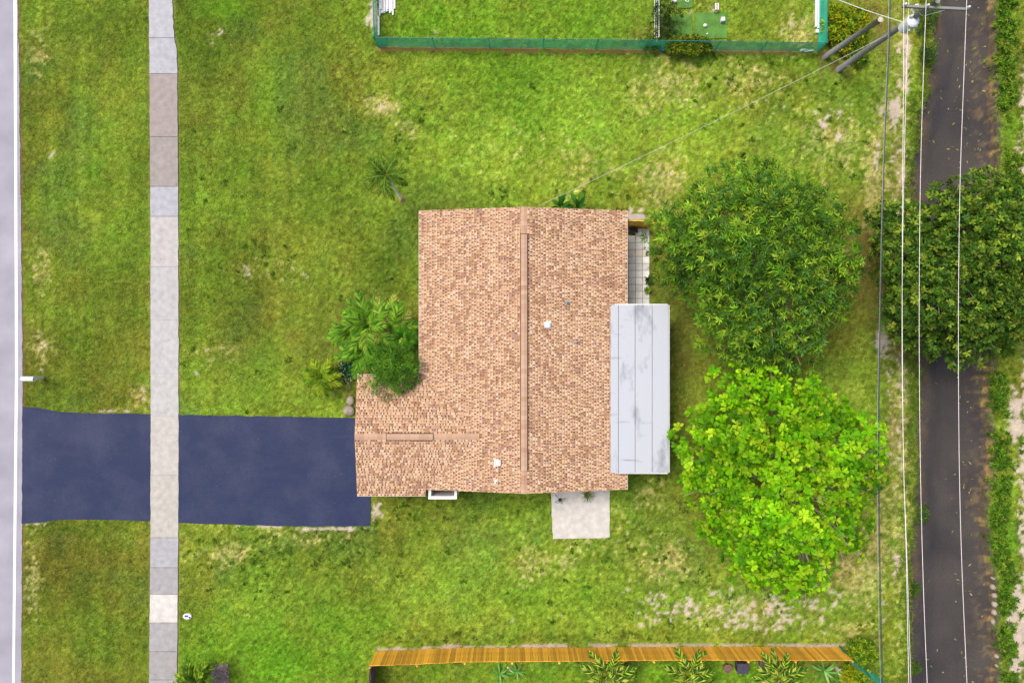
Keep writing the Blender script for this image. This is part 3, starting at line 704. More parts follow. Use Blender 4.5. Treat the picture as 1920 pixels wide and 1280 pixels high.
def tree(name, label, outline, base, zlo, zhi, nl, lr, leafargs, nsh, twigs=70, group=None, cat='tree', barkm='bark', tr=.22, skip=(), zj=.3, sub=78):
    bx, by, _ = G(*base)
    root = empty(name, (bx, by, 0), label, cat, group)
    O = np.array(outline); lo, hi = O.min(0), O.max(0)
    pts = []; tries = 0
    inset = lr * 36 * .5
    while len(pts) < nl and tries < 60000:
        tries += 1
        p = rng.uniform(lo, hi)
        if not inpoly(np.array([p[0]]), np.array([p[1]]), outline)[0]: continue
        d = poly_inset_dist(np.array([p[0]]), np.array([p[1]]), outline)[0]
        if d < inset: continue
        if any(math.hypot(p[0] - s[0], p[1] - s[1]) < s[2] for s in skip): continue
        if any(math.hypot(p[0] - q[0], p[1] - q[1]) < lr * 36 * .62 for q in pts) and tries < 40000: continue
        pts.append((p[0], p[1], d))
    dm = max(q[2] for q in pts)
    subs = []
    for t_ in range(4000):
        q = pts[random.randrange(len(pts))]
        if all(math.hypot(q[0] - u_[0], q[1] - u_[1]) > sub for u_ in subs): subs.append((q[0], q[1], random.uniform(-.5, .5), random.uniform(.82, 1.14)))
    def near(q):
        ds = sorted((math.hypot(q[0] - u_[0], q[1] - u_[1]), k_) for k_, u_ in enumerate(subs))
        return ds[0][0], ds[1][0], subs[ds[0][1]]
    pts = [q for q in pts if near(q)[1] - near(q)[0] > 7 or random.random() < .45]
    parts = []; lob = []
    for (qx, qy, d) in pts:
        u = min(1, (d - inset) / (dm - inset + 1e-6) * 1.15)
        z = zlo + (zhi - zlo) * math.sqrt(max(0, 1 - (1 - u) ** 2)) + random.uniform(-zj, zj * .6)
        d1, d2, sc_ = near((qx, qy)); z += sc_[2] + 1.0 - 1.9 * min(1, d1 / sub) ** 1.3; z = max(z, zlo - .5)
        c = np.array(G(qx, qy, z)); r_ = lr * random.uniform(.75, 1.2)
        lob.append((c, r_))
        P, D = shoots(c, r_, nsh)
        # outer shoots reach away from the trunk
        out = unit(P - np.array([bx, by, zlo - 1.])); D = unit(D + .35 * out)
        parts.append(spray(P, D, tint=np.full(len(P), random.uniform(.86, 1.12) * sc_[3]), **leafargs))
    V, F, C = join(parts)
    cr = link('crown', np_mesh('crown', V, F, C, M['leaf'], (bx, by, 0)), root); cr['kind'] = 'stuff'
    mb = MB(); zf = zlo * .45
    mb.tube([(bx, by, -.1), (bx + .04, by, .3), (bx, by + .05, zf), (bx + .1, by, zlo)], [tr * 1.5, tr * 1.05, tr, tr * .8], 10)
    mb.obj('trunk', M[barkm], root, smooth=True)
    sel = sorted(lob, key=lambda q: random.random())[:twigs]
    big = sel[:9]
    for c, r_ in big:
        s = Vector((bx, by, zf)); e = Vector(c)
        mid = s.lerp(e, .5) + Vector((random.uniform(-.4, .4), random.uniform(-.4, .4), .5))
        MB().tube([s, s.lerp(mid, .5) + Vector((0, 0, .15)), mid, e], [tr * .6, tr * .5, tr * .32, .025], 7).obj('limb', M[barkm], root, smooth=True)
    mb = MB()
    for c, r_ in sel:
        e = Vector(c); s = Vector((bx, by, zlo)).lerp(e, .55)
        for q in range(2):
            tip = e + Vector((random.uniform(-1, 1), random.uniform(-1, 1), random.uniform(.3, 1.0))) * r_ * .95
            mid = s.lerp(tip, .5) + Vector((random.uniform(-.2, .2), random.uniform(-.2, .2), .1))
            mb.tube([s, mid, tip], [.035, .022, .008], 4, cap=False)
    tw = mb.obj('twigs', M['twig'], root); tw['kind'] = 'stuff'
    return root

OUT_A = [(1222, 440), (1250, 388), (1300, 375), (1330, 332), (1390, 315), (1430, 310), (1470, 338), (1530, 345), (1560, 390), (1590, 420), (1598, 470), (1615, 510), (1590, 545), (1575, 600), (1535, 640), (1515, 690), (1440, 695), (1390, 690), (1330, 645), (1300, 600), (1295, 560), (1240, 512), (1228, 470)]
OUT_B = [(1345, 690), (1400, 682), (1450, 672), (1510, 695), (1560, 730), (1600, 775), (1650, 808), (1660, 870), (1640, 920), (1642, 980), (1605, 1030), (1560, 1060), (1530, 1092), (1490, 1127), (1440, 1104), (1390, 1082), (1370, 1050), (1330, 1012), (1310, 960), (1283, 920), (1290, 870), (1268, 820), (1308, 770), (1330, 730)]
OUT_C = [(1622, 398), (1660, 383), (1720, 388), (1750, 365), (1800, 340), (1860, 333), (1925, 345), (1990, 380), (2015, 480), (1995, 590), (1925, 632), (1870, 642), (1830, 665), (1800, 692), (1770, 672), (1740, 668), (1700, 642), (1665, 622), (1640, 592), (1636, 560), (1656, 525), (1652, 480), (1622, 430)]
tree('leafy_tree', 'dark green tree with narrow pointed leaves, nearest the white roofed patio', OUT_A, (1395, 520), 2.6, 6.9, 120, .78,
     dict(k=10, Ll=.31, Lw=.085, cols=[(92, 142, 34), (112, 162, 40), (76, 122, 36), (142, 188, 46), (166, 204, 60), (96, 148, 62)], shape='lance', ang=(25, 70), along=.25, droop=.25, jit=.26), 32, barkm='bark', zj=.4, sub=82)
tree('leafy_tree', 'bright lime green tree with broad rounded leaves in rosettes', OUT_B, (1445, 875), 2.8, 6.2, 150, .76,
     dict(k=9, Ll=.31, Lw=.17, cols=[(134, 206, 16), (148, 216, 20), (168, 224, 28), (118, 190, 14), (184, 228, 40), (102, 172, 18)], shape='obov', ang=(58, 88), droop=.12, jit=.16), 13, barkm='palebark', twigs=90, zj=.4, sub=84)
tree('leafy_tree', 'dense dark green tree hanging over the brown canal', OUT_C, (1800, 500) if False else (1697, 520), 2.6, 6.7, 160, .72,
     dict(k=9, Ll=.24, Lw=.11, cols=[(82, 124, 34), (98, 138, 40), (70, 110, 32), (128, 162, 50), (152, 178, 58), (86, 128, 46)], shape='ell', ang=(35, 80), along=.18, droop=.15, jit=.24), 27, zj=.4, sub=74)

# ---------------------------------------------------------------- shrubs and weeds
def shrub(name, label, px, py, rpx, h, leafargs, nsh=60, nl=7, cat='shrub', group=None, ry=None, zr=(.45, .75)):
    bx, by, _ = G(px, py, h * .5); z0 = float(height(np.array(bx), np.array(by)))
    root = empty(name, (bx, by, z0), label, cat, group)
    parts = []; r0 = rpx / 36; ry = (ry or rpx) / 36
    mb = MB()
    for k in range(nl):
        a = random.uniform(0, 6.28); q = math.sqrt(random.random()) * .72
        c = np.array([bx + math.cos(a) * q * r0, by + math.sin(a) * q * ry, z0 + h * random.uniform(*zr) * (1 - .3 * q * (zr[0] < .6))])
        P, D = shoots(c, min(r0, ry) * random.uniform(.38, .55), nsh)
        parts.append(spray(P, D, tint=np.full(len(P), random.uniform(.8, 1.15)), **leafargs))
        mb.tube([(bx, by, z0 - .05), (bx * .6 + c[0] * .4, by * .6 + c[1] * .4, z0 + h * .3), tuple(c)], [.03, .022, .01], 5)
    V, F, C = join(parts)
    f = link('foliage', np_mesh('foliage', V, F, C, M['leaf'], (bx, by, z0)), root); f['kind'] = 'stuff'
    mb.obj('stem', M['twig'], root)
    return root

YG = [(150, 178, 30), (176, 190, 30), (120, 158, 28), (96, 140, 30), (186, 186, 30)]
DG = [(52, 84, 26), (70, 100, 32), (40, 68, 26), (90, 118, 44)]
MG = [(92, 140, 34), (110, 158, 40), (72, 120, 30), (130, 170, 48)]
la = lambda cols, L_=.2, W_=.08, k=6, shape='ell', **kw: dict(k=k, Ll=L_, Lw=W_, cols=cols, shape=shape, ang=kw.get('ang', (30, 75)), along=kw.get('along', .12), droop=kw.get('droop', .2))
shrub('yellow_green_shrub', 'yellow green bushy shrub between the netting fence corner and the leaning stub pole', 1586, 52, 40, 1.3, la(YG, .24, .11), 70, 12, ry=46)
shrub('yellow_green_shrub', 'low green shrub in the gap between the two weathered poles', 1600, 96, 24, .9, la(MG + [(160, 160, 40)], .2, .07), 40, 7)
shrub('yellow_green_shrub', 'green shrub at the outer corner of the dark diagonal netting fence', 1612, 1222, 24, 1.1, la(MG + [(176, 190, 30)], .22, .09), 50, 8)
shrub('yellow_green_shrub', 'yellow leaved shrub in the corner inside the dark diagonal netting fence', 1603, 1268, 26, 1.1, la(YG, .22, .09), 50, 8)
shrub('dark_leaved_shrub', 'thin dark green shrub growing through the fence between the two north yards', 1243, 38, 34, 1.8, la(DG, .17, .05, shape='lance'), 34, 9, ry=36)
shrub('vine_covered_hedge', 'low green vine growing over the netting fence top', 1290, 86, 56, 1.45, la([(104, 136, 28), (128, 152, 34), (84, 116, 26), (156, 160, 44)], .16, .08), 46, 26, cat='hedge', ry=15)
shrub('small_bush', 'small green bush at the west end of the vine on the netting fence', 1218, 80, 16, .8, la([(110, 140, 40), (90, 124, 36)], .14, .05), 26, 4)
shrub('feathery_shrub', 'fine leaved dark green shrub overhanging the inner corner of the shingle roof', 738, 690, 54, 3.4, la([(84, 144, 36), (106, 164, 42), (70, 124, 40), (132, 184, 54)], .27, .045, 8, 'lance', along=.28), 26, 26, ry=40, zr=(.66, 1.02))
shrub('feathery_shrub', 'dark shrub against the house wall under the fan palm', 775, 625, 14, 2.0, la(DG + [(70, 120, 50)], .15, .05), 50, 6, ry=36)
fl = shrub('flowering_shrub', 'low shrub dotted with pale blue flowers beside the garage wall', 652, 702, 20, .7, la([(50, 110, 40), (70, 130, 44), (40, 92, 40)], .12, .06), 36, 6, ry=24)
bx, by, bz = fl.location
Pf = np.array([bx, by, bz]) + rng.uniform(-1, 1, (46, 3)) * [.5, .62, .1] + [0, 0, .62]
v, f, c = leaves(Pf, unit(rng.normal(0, 1, (46, 3)) * [1, 1, .2]), .09, .09, palcol([(200, 214, 240), (150, 180, 230), (232, 234, 244), (90, 150, 190)], 46), 'ell')
fo = link('flowers', np_mesh('flowers', v, f, c, M['leaf'], (bx, by, bz)), fl); fo['kind'] = 'stuff'
for k, (px, py, rx, ry, h, lab) in enumerate([(1742, 40, 16, 26, .7, 'green reeds on the canal bank below the crossarm'), (1740, 110, 17, 24, .6, 'green weeds leaning into the canal south of the reeds'), (1736, 968, 14, 18, .5, 'leafy water plant on the west canal edge, lower half'),
                                             (1720, 1258, 11, 14, .4, 'small bluish green plant at the canal edge by the lowest wires'), (1722, 1110, 9, 12, .35, 'small weed at the west canal edge, above the lowest plant')]):
    r_ = shrub('waterside_weed', lab, px, py, rx, h, la([(98, 132, 46), (80, 116, 50), (124, 148, 50), (70, 112, 66)], .26, .05, 6, 'lance'), 22, 6, cat='plant', ry=ry)

def weeds(name, label, spots, cols, L_, W_, k=7, shape='ell'):
    Ps, Ds = [], []
    for x, y, r_, h, n in spots:
        q = rng.normal(0, .45, (n, 2)) * r_
        P = np.stack([x + q[:, 0], y + q[:, 1], height(x + q[:, 0], y + q[:, 1]) + h * rng.random(n) * np.exp(-(q ** 2).sum(1) / r_ ** 2)], -1)
        P[:, 2] = np.maximum(P[:, 2], WATER_Z + .02)
        Ps.append(P); Ds.append(unit(np.stack([q[:, 0], q[:, 1], np.full(n, .5)], -1) + rng.normal(0, .2, (n, 3))))
    P = np.concatenate(Ps); D = np.concatenate(Ds)
    v, f, c = spray(P, D, k, L_, W_, cols, shape, (35, 80), .06)
    return tag(link(name, np_mesh(name, v, f, c, M['leaf'])), label, 'weeds', kind='stuff')
sp = []
for y in np.arange(-40, 1320, 8.0):
    for q in range(3):
        if vnoise(np.array(float(y)), np.array(q * 3.0), 30, 5) < .33: continue
        x = xat(BANK_R, y) + random.uniform(3, 24) + (6 if 300 < y < 380 else 0)
        if 1060 < y < 1190 and x < xat(BANK_R, y) + 6: continue
        X_, Y_, _ = G(x, y); sp.append((X_, Y_, random.uniform(.2, .42), random.uniform(.1, .45), random.randint(5, 15)))
weeds('bank_weeds', 'bushy green weeds lining the far bank of the canal', sp, MG + [(104, 140, 46), (84, 124, 36), (160, 178, 60), (124, 180, 40)], .2, .075)
sp = []
for y in np.arange(-40, 1320, 10):
    for q in range(2):
        x = xat(BANK_L, y) + random.uniform(-22, 4)
        X_, Y_, _ = G(x, y); sp.append((X_, Y_, random.uniform(.2, .4), random.uniform(.08, .25), random.randint(4, 11)))
weeds('bank_grass', 'long grass and weeds along the near bank of the canal', sp, [(126, 156, 50), (104, 140, 40), (150, 172, 66), (90, 126, 40)], .2, .03, 6, 'lance')
sp = []
for k in range(330):      # broad-leaved weeds in the lawn
    for t in range(40):
        px, py = rng.uniform([340, 100], [1650, 1200])
        if rng.random() < zone('clump', np.array(px), np.array(py)) * 1.1 + .06: break
    X_, Y_, _ = G(px, py)
    if any(inpoly(np.array([px]), np.array([py]), p_)[0] for p_ in (DRIVE_E, PAD, PAVERS, HOUSE)): continue
    sp.append((X_, Y_, random.uniform(.08, .26), .05, random.randint(2, 7)))
weeds('lawn_weeds', 'dark broad leaved weeds scattered in the back and side lawn', sp, [(92, 134, 34), (108, 146, 40), (84, 122, 30)], .12, .05, 6)
sp = []
for k in range(60):
    px, py = rng.uniform([1886, 20], [1925, 1280]); X_, Y_, _ = G(px, py); sp.append((X_, Y_, random.uniform(.12, .3), .08, random.randint(3, 9)))
weeds('sand_weeds', 'low weeds on the pale sand beyond the canal', sp, MG, .13, .04, 6)
# leaves floating on the water
n = 260
yy = rng.uniform(-10, 1290, n); t = np.where(rng.random(n) < .6, rng.normal(.68, .1, n), rng.uniform(.1, .95, n)); t = np.clip(t, .08, .95)
xx = xat(BANK_L, yy) + (xat(BANK_R, yy) - xat(BANK_L, yy)) * t
k_ = np.where(yy < 340, True, rng.random(n) < .5); xx, yy = xx[k_], yy[k_]; n = len(xx)
P = np.stack([(xx - 960) / 34, (640 - yy) / 34, np.full(n, WATER_Z + .012)], -1); a = rng.uniform(0, 6.28, n)
v, f, c = leaves(P, np.stack([np.cos(a), np.sin(a), np.zeros(n)], -1), rng.uniform(.07, .26, n), rng.uniform(.035, .09, n), palcol([(170, 166, 100), (130, 134, 76), (206, 200, 130), (164, 144, 90), (150, 170, 70)], n), 'ell', 0, .05)
tag(link('floating_leaves', np_mesh('floating_leaves', v, f, c, M['leaf'])), 'small yellowish leaves drifting on the canal water', 'leaves', kind='stuff')
# leaves on the driveway-side lawn: fallen pale leaves under the trees
n = 260
ang = rng.uniform(0, 6.28, n); rr = np.sqrt(rng.random(n)) * 6.5
P = np.stack([14.2 + rr * np.cos(ang), -5.5 + rr * 1.3 * np.sin(ang), np.full(n, .07)], -1)
v, f, c = leaves(P, np.stack([np.cos(ang * 7), np.sin(ang * 7), np.zeros(n)], -1), .13, .07, palcol([(170, 140, 80), (150, 110, 60), (200, 180, 120)], n), 'ell', 0, .2)
tag(link('fallen_leaves', np_mesh('fallen_leaves', v, f, c, M['leaf'])), 'dry tan leaves lying in the grass around the lime tree', 'leaves', kind='stuff')

# ---------------------------------------------------------------- palms and other crown plants
def frond_mesh(L_, wl, cols, n=20, rise=.55, fall=.75, lw=.035, sweep=(62, 28), name='frond'):
    """one feather frond lying along +X"""
    t = np.linspace(.1, .99, n); ax_ = lambda s: np.stack([L_ * s, 0 * s, L_ * (rise * s - fall * s * s)], -1)
    parts = []
    for sd in (-1, 1):
        P = ax_(t); an = np.radians(np.interp(t, [0, 1], sweep)) + rng.normal(0, .06, n)
        D = np.stack([np.cos(an), sd * np.sin(an), rng.normal(.12, .08, n) + (rise - 2 * fall * t) * np.cos(an)], -1)
        ll = wl * (np.sin(np.pi * np.clip(t * .86 + .12, 0, 1)) ** .7) * rng.uniform(.85, 1.1, n)
        parts.append(leaves(P, D, ll, lw, palcol(cols, n, .1), 'strap', .35, .25))
    V_, F_, C_ = join(parts)
    s = np.linspace(0, 1, 7); A = ax_(s); w_ = np.interp(s, [0, 1], [.022, .005])
    rv = []; rf = []
    for i_ in range(7):
        rv += [A[i_] + [0, w_[i_], .004], A[i_] + [0, -w_[i_], .004]]
        if i_ < 6: k = 2 * i_; rf += [[k, k + 1, k + 3], [k, k + 3, k + 2]]
    V_, F_, C_ = join([(V_, F_, C_), (np.array(rv), np.array(rf), np.tile(alb(150, 168, 70), (14, 1)))])
    return np_mesh(name, V_, F_, C_, M['frond'])

def fan_mesh(L_, cols, n=22, lw=.05, pet=.45):
    a = np.radians(np.linspace(-125, 125, n)); P = np.tile([L_ * pet, 0, L_ * .12], (n, 1))
    D = np.stack([np.cos(a), np.sin(a), np.full(n, .05)], -1)
    ll = L_ * (1 - pet) * (.75 + .3 * np.cos(a * .7))
    V_, F_, C_ = leaves(P, D, ll, lw, palcol(cols, n, .1), 'strap', .25, .15)
    rv = np.array([[0, .012, 0], [0, -.012, 0], [L_ * pet, -.01, L_ * .12], [L_ * pet, .01, L_ * .12]])
    V_, F_, C_ = join([(V_, F_, C_), (rv, np.array([[0, 1, 2], [0, 2, 3]]), np.tile(alb(140, 160, 60), (4, 1)))])
    return np_mesh('frond', V_, F_, C_, M['frond'])

def paddle_mesh(L_, wd, cols, rise=.8, fall=.75, pet=.28):
    """banana-like blade: wide ribbon with a midrib and ragged edge"""
    n = 12; V_ = []; F_ = []; C_ = []
    col = palcol(cols, 1, .08)[0]
    for i_ in range(n):
        s = i_ / (n - 1); x = L_ * s; z = L_ * (rise * s - fall * s * s)
        q = 0 if s < pet else (s - pet) / (1 - pet)
        hw = .012 if s < pet else wd * .5 * (math.sin(math.pi * min(1, q * .93 + .06)) ** .6) * random.uniform(.86, 1.05)
        V_ += [(x, hw, z + hw * .25), (x, 0, z), (x, -hw, z + hw * .25)]
        C_ += [col * random.uniform(.88, 1.12), col * 1.3, col * random.uniform(.88, 1.12)]
        if i_: k = 3 * i_; F_ += [[k - 3, k - 2, k + 1], [k - 3, k + 1, k], [k - 2, k - 1, k + 2], [k - 2, k + 2, k + 1]]
    return np_mesh('leaf_blade', np.array(V_), np.array(F_), np.array(C_), M['frond'])

def palm(name, label, base, crown, zc, frs, n, tilt=(-10, 45), trunkm='palebark', tr=.06, cat='palm', group=None, az=None, pname='frond', yellow=None, scale=(.85, 1.1)):
    bx, by, _ = G(*base); c = Vector(G(crown[0], crown[1], zc))
    root = empty(name, (bx, by, 0), label, cat, group)
    if trunkm:
        b = Vector((bx, by, -.05)); m_ = b.lerp(c, .55) + Vector((.03, .03, 0))
        MB().tube([b, m_, c], [tr * 1.25, tr, tr * .9], 8).obj('trunk', M[trunkm], root, smooth=True)
    for k in range(n):
        me = frs[k % len(frs)]
        o = bpy.data.objects.new(pname, me); o.parent = root
        o.location = c - Vector((bx, by, 0))
        a = (az[k % len(az)] if az else k * 137.5) + random.uniform(-12, 12)
        u = k / max(1, n - 1)
        o.rotation_euler = (R(random.uniform(-12, 12)), -R(tilt[1] * (1 - u) + tilt[0] * u if az is None else random.uniform(*tilt)), R(a))
        s = random.uniform(*scale); o.scale = (s, s, s)
        COL.objects.link(o)
    return root

PG = [(86, 146, 32), (106, 166, 38), (68, 122, 30), (132, 188, 46)]
LG = [(104, 150, 40), (128, 170, 48), (86, 130, 36)]
fr_lone = [frond_mesh(1.12, .32, [(78, 124, 28), (62, 104, 24), (110, 150, 36)], 18, .5, .7, .042) for _ in range(3)]
palm('palm_tree', 'slim young palm with a white stem, alone on the front lawn', (752, 373), (723, 330), 4.2, fr_lone, 15, (-25, 50), 'white', .055, cat='palm')
fr_big = [frond_mesh(1.75, .55, PG + [(156, 192, 56)], 20, .55, .75, .075) for _ in range(3)]
fr_mid = [frond_mesh(1.25, .42, PG, 16, .55, .75, .065) for _ in range(3)]
fr_yel = [frond_mesh(1.15, .36, [(150, 186, 36), (120, 166, 32), (176, 186, 40), (90, 140, 30)], 18, .55, .8, .07) for _ in range(3)]
fr_pale = [frond_mesh(1.7, .55, [(186, 202, 70), (150, 184, 56), (208, 190, 110), (112, 156, 40)], 18, .5, .6, .085) for _ in range(2)]
fans = [fan_mesh(1.05, [(96, 160, 40), (120, 182, 44), (80, 140, 36)], 22, .055) for _ in range(3)]
GP = 'palms planted in the corner by the garage'
palm('clump_palm', 'large palm with yellowing fronds at the top of the garden bed by the house wall', (722, 622), (735, 618), 2.2, fr_pale + fr_big, 12, (5, 40), 'bark', .08, group=GP, az=[95, 120, 75, 55, 140, 40, 160, 100, 65, 20, 200, 300])
palm('clump_palm', 'green palm in the middle of the garden bed, below the yellowing one', (702, 622), (693, 612), 2.0, fr_big, 14, (-5, 60), 'bark', .06, group=GP)
palm('clump_palm', 'light green palm at the outer west edge of the garden bed', (668, 630), (656, 628), 1.6, fr_mid, 13, (-10, 60), 'bark', .05, group=GP)
palm('clump_palm', 'low green palm just north of the blue flowered shrub', (700, 655), (690, 658), 1.7, fr_mid, 14, (-15, 60), 'bark', .05, group=GP)
palm('fan_palm', 'bright green fan palm beside the house wall in the garden bed', (765, 630), (757, 634), 2.1, fans, 15, (-10, 70), 'bark', .05)
palm('clump_palm', 'short dark palm tucked behind the blue flowered shrub', (690, 690), (675, 668), 1.4, fr_mid, 10, (-10, 50), 'bark', .05, group=GP)
palm('clump_palm', 'green palm at the top left of the garden bed with fronds over the lawn', (690, 594), (682, 592), 1.7, fr_mid, 11, (-5, 50), 'bark', .05, group=GP)
palm('yellow_palm', 'small yellow green palm standing on the lawn west of the garden bed', (610, 706), (606, 708), 1.1, fr_yel, 17, (-10, 60), 'bark', .05)
fr_s = [frond_mesh(1.5, .42, [(84, 138, 32), (170, 204, 50), (58, 104, 28), (204, 214, 90)], 20, .6, .8, .08) for _ in range(3)]
fr_s2 = [frond_mesh(1.4, .42, [(96, 140, 34), (170, 200, 44), (70, 112, 30)], 20, .6, .7, .075) for _ in range(2)]
GS = 'young palms along the wooden fence'
palm('young_palm', 'young palm behind the fence whose tallest frond crosses the planks', (1130, 1250), (1138, 1262), 1.35, fr_s, 17, (0, 60), 'bark', .07, group=GS)
palm('young_palm', 'middle young palm behind the fence, next to the round pot', (1280, 1250), (1290, 1263), 1.35, fr_s, 17, (0, 60), 'bark', .07, group=GS)
palm('young_palm', 'young palm behind the fence right of the dark square bin', (1446, 1252), (1458, 1266), 1.45, fr_s, 20, (0, 60), 'bark', .07, group=GS)
palm('young_palm', 'leftmost young palm, beside the brown mulch patch near the walk', (372, 1262), (372, 1272), 1.3, fr_s2, 18, (5, 60), 'bark', .06)
star = [paddle_mesh(.58, .10, [(116, 176, 84), (96, 156, 66), (146, 194, 104)], .35, .5, .1) for _ in range(3)]
GST = 'star shaped rosette plants behind the fence'
palm('rosette_plant', 'star shaped bluish rosette plant, first from the fence gap on the left', (935, 1258), (937, 1262), .25, star, 9, (-5, 25), None, cat='plant', group=GST, pname='leaf_blade')
palm('rosette_plant', 'star shaped rosette plant just right of the first one, with a pale stake', (966, 1255), (969, 1258), .25, star, 8, (-5, 25), None, cat='plant', group=GST, pname='leaf_blade')
palm('rosette_plant', 'star shaped rosette plant at the right end of the wooden fence', (1540, 1250), (1545, 1257), .5, star, 10, (-5, 30), None, cat='plant', group=GST, pname='leaf_blade', scale=(1.1, 1.35))
palm('rosette_plant', 'star shaped rosette plant with long leaves below the white round pot', (1572, 1270), (1576, 1278), .4, star, 9, (-5, 30), None, cat='plant', group=GST, pname='leaf_blade', scale=(1.2, 1.4))
ban = [paddle_mesh(.95, .26, [(56, 110, 34), (44, 92, 30), (76, 132, 44)], .9, .75) for _ in range(4)]
GB = 'banana plants behind the north eave'
palm('banana_plant', 'dark leaved banana plant at the north eave, nearest the overhead wire', (1052, 392), (1050, 390), .9, ban, 9, (15, 55), 'bark', .05, cat='plant', group=GB, pname='leaf_blade', az=[60, 110, 150, 90, 200, 20, 300, 240, 75])
palm('banana_plant', 'dark leaved banana plant at the north eave, further from the overhead wire', (1084, 392), (1082, 391), .85, ban, 9, (15, 55), 'bark', .05, cat='plant', group=GB, pname='leaf_blade', az=[50, 100, 130, 80, 180, 10, 300, 240, 65])

# ---------------------------------------------------------------- house
ZE, SL_ = 2.60, .196
XW, XE, YN, YS, XR = -4.785, 5.94, 6.74, -7.62, .60
ZR = ZE + SL_ * (XE - XW) / 2
WX, WYN, WYS = -7.98, -1.705, -7.95
WYR = (WYN + WYS) / 2; ZW = ZE + SL_ * (WYN - WYS) / 2
XV = XW + (ZW - ZE) / SL_           # where the wing ridge dies into the main slope
XC = XW + (YS - WYS) * 1.0          # valley meets the south rake
sE = (ZR - ZE) / (XE - XR); sW = (ZR - ZE) / (XR - XW)
house = empty('house', (0, 0, 0), 'single storey house under an L shaped tan shingle roof', 'house')
# walls
inset = .5
wl = [(XW + inset, YN - .25), (XE - inset, YN - .25), (XE - inset, YS + .25), (XC + .2, YS + .25), (XC + .2, WYS + inset), (WX + .25, WYS + inset), (WX + .25, WYN - inset), (XW + inset, WYN - inset)]
mb = MB()
n = len(wl)
for i_ in range(n):
    a, b = wl[i_], wl[(i_ + 1) % n]
    mb.add([(*a, -.1), (*b, -.1), (*b, ZE - .05), (*a, ZE - .05)], [(3, 2, 1, 0)])
for (yy_) in (YN - .25, YS + .25):
    mb.add([(XW + inset, yy_, ZE - .05), (XE - inset, yy_, ZE - .05), (XR, yy_, ZR - .14)], [(0, 1, 2)])
mb.add([(WX + .25, WYS + inset, ZE - .05), (WX + .25, WYN - inset, ZE - .05), (WX + .25, WYR, ZW - .14)], [(0, 1, 2)])
mb.obj('wall', M['wall'], house)
gd = MB()
for k in range(4): gd.box((WX + .22, WYR, .32 + k * .53), (.05, 4.6, .51))
gd.obj('garage_door', M['white'], house)
for (x, y, wx_, wy_) in [(XW + inset - .02, 3.6, .05, 1.4), (XE - inset + .02, 5.2, .05, 1.2), (2.4, YS + .24, 1.2, .05), (-2.0, YN - .24, 1.2, .05)]:
    fr = MB().box((x, y, 1.5), (wx_ + .06 if wx_ > .1 else wx_, wy_ + .06 if wy_ > .1 else wy_, 1.2)).obj('window', M['white'], house)
    MB().box((x, y, 1.5), (wx_ - .06 if wx_ > .1 else wx_ + .02, wy_ - .06 if wy_ > .1 else wy_ + .02, 1.06)).obj('pane', M['darkbox'], fr)
# roof deck (solid sheet under the shingles) with fascia
def zmain(x): return ZE + (sW * (x - XW) if x < XR else sE * (XE - x))
deck = MB()
def slab3(P, th=.10):
    n_ = len(P); V_ = [(p[0], p[1], p[2] - .012) for p in P] + [(p[0], p[1], p[2] - th) for p in P]
    deck.add(V_, [tuple(range(n_)), tuple(range(2 * n_ - 1, n_ - 1, -1))] + [(i_, n_ + i_, n_ + (i_ + 1) % n_, (i_ + 1) % n_) for i_ in range(n_)])
POLY_W = [(XW, YN), (XW, WYN), (XV, WYR), (XC, YS), (XR, YS), (XR, YN)]
POLY_E = [(XR, YN), (XR, YS), (XE, YS), (XE, YN)]
POLY_WN = [(WX, WYR), (XV, WYR), (XW, WYN), (WX, WYN)]
POLY_WS = [(WX, WYS), (XC, WYS), (XC, YS), (XV, WYR), (WX, WYR)]
slab3([(x, y, zmain(x)) for x, y in POLY_E])
slab3([(x, y, zmain(x)) for x, y in POLY_W])
zwn = lambda y: ZE + SL_ * (WYN - y); zws = lambda y: ZE + SL_ * (y - WYS)
slab3([(x, y, zwn(y)) for x, y in POLY_WN])
slab3([(x, y, zws(y)) for x, y in POLY_WS])
deck.obj('roof', M['deck'], house)

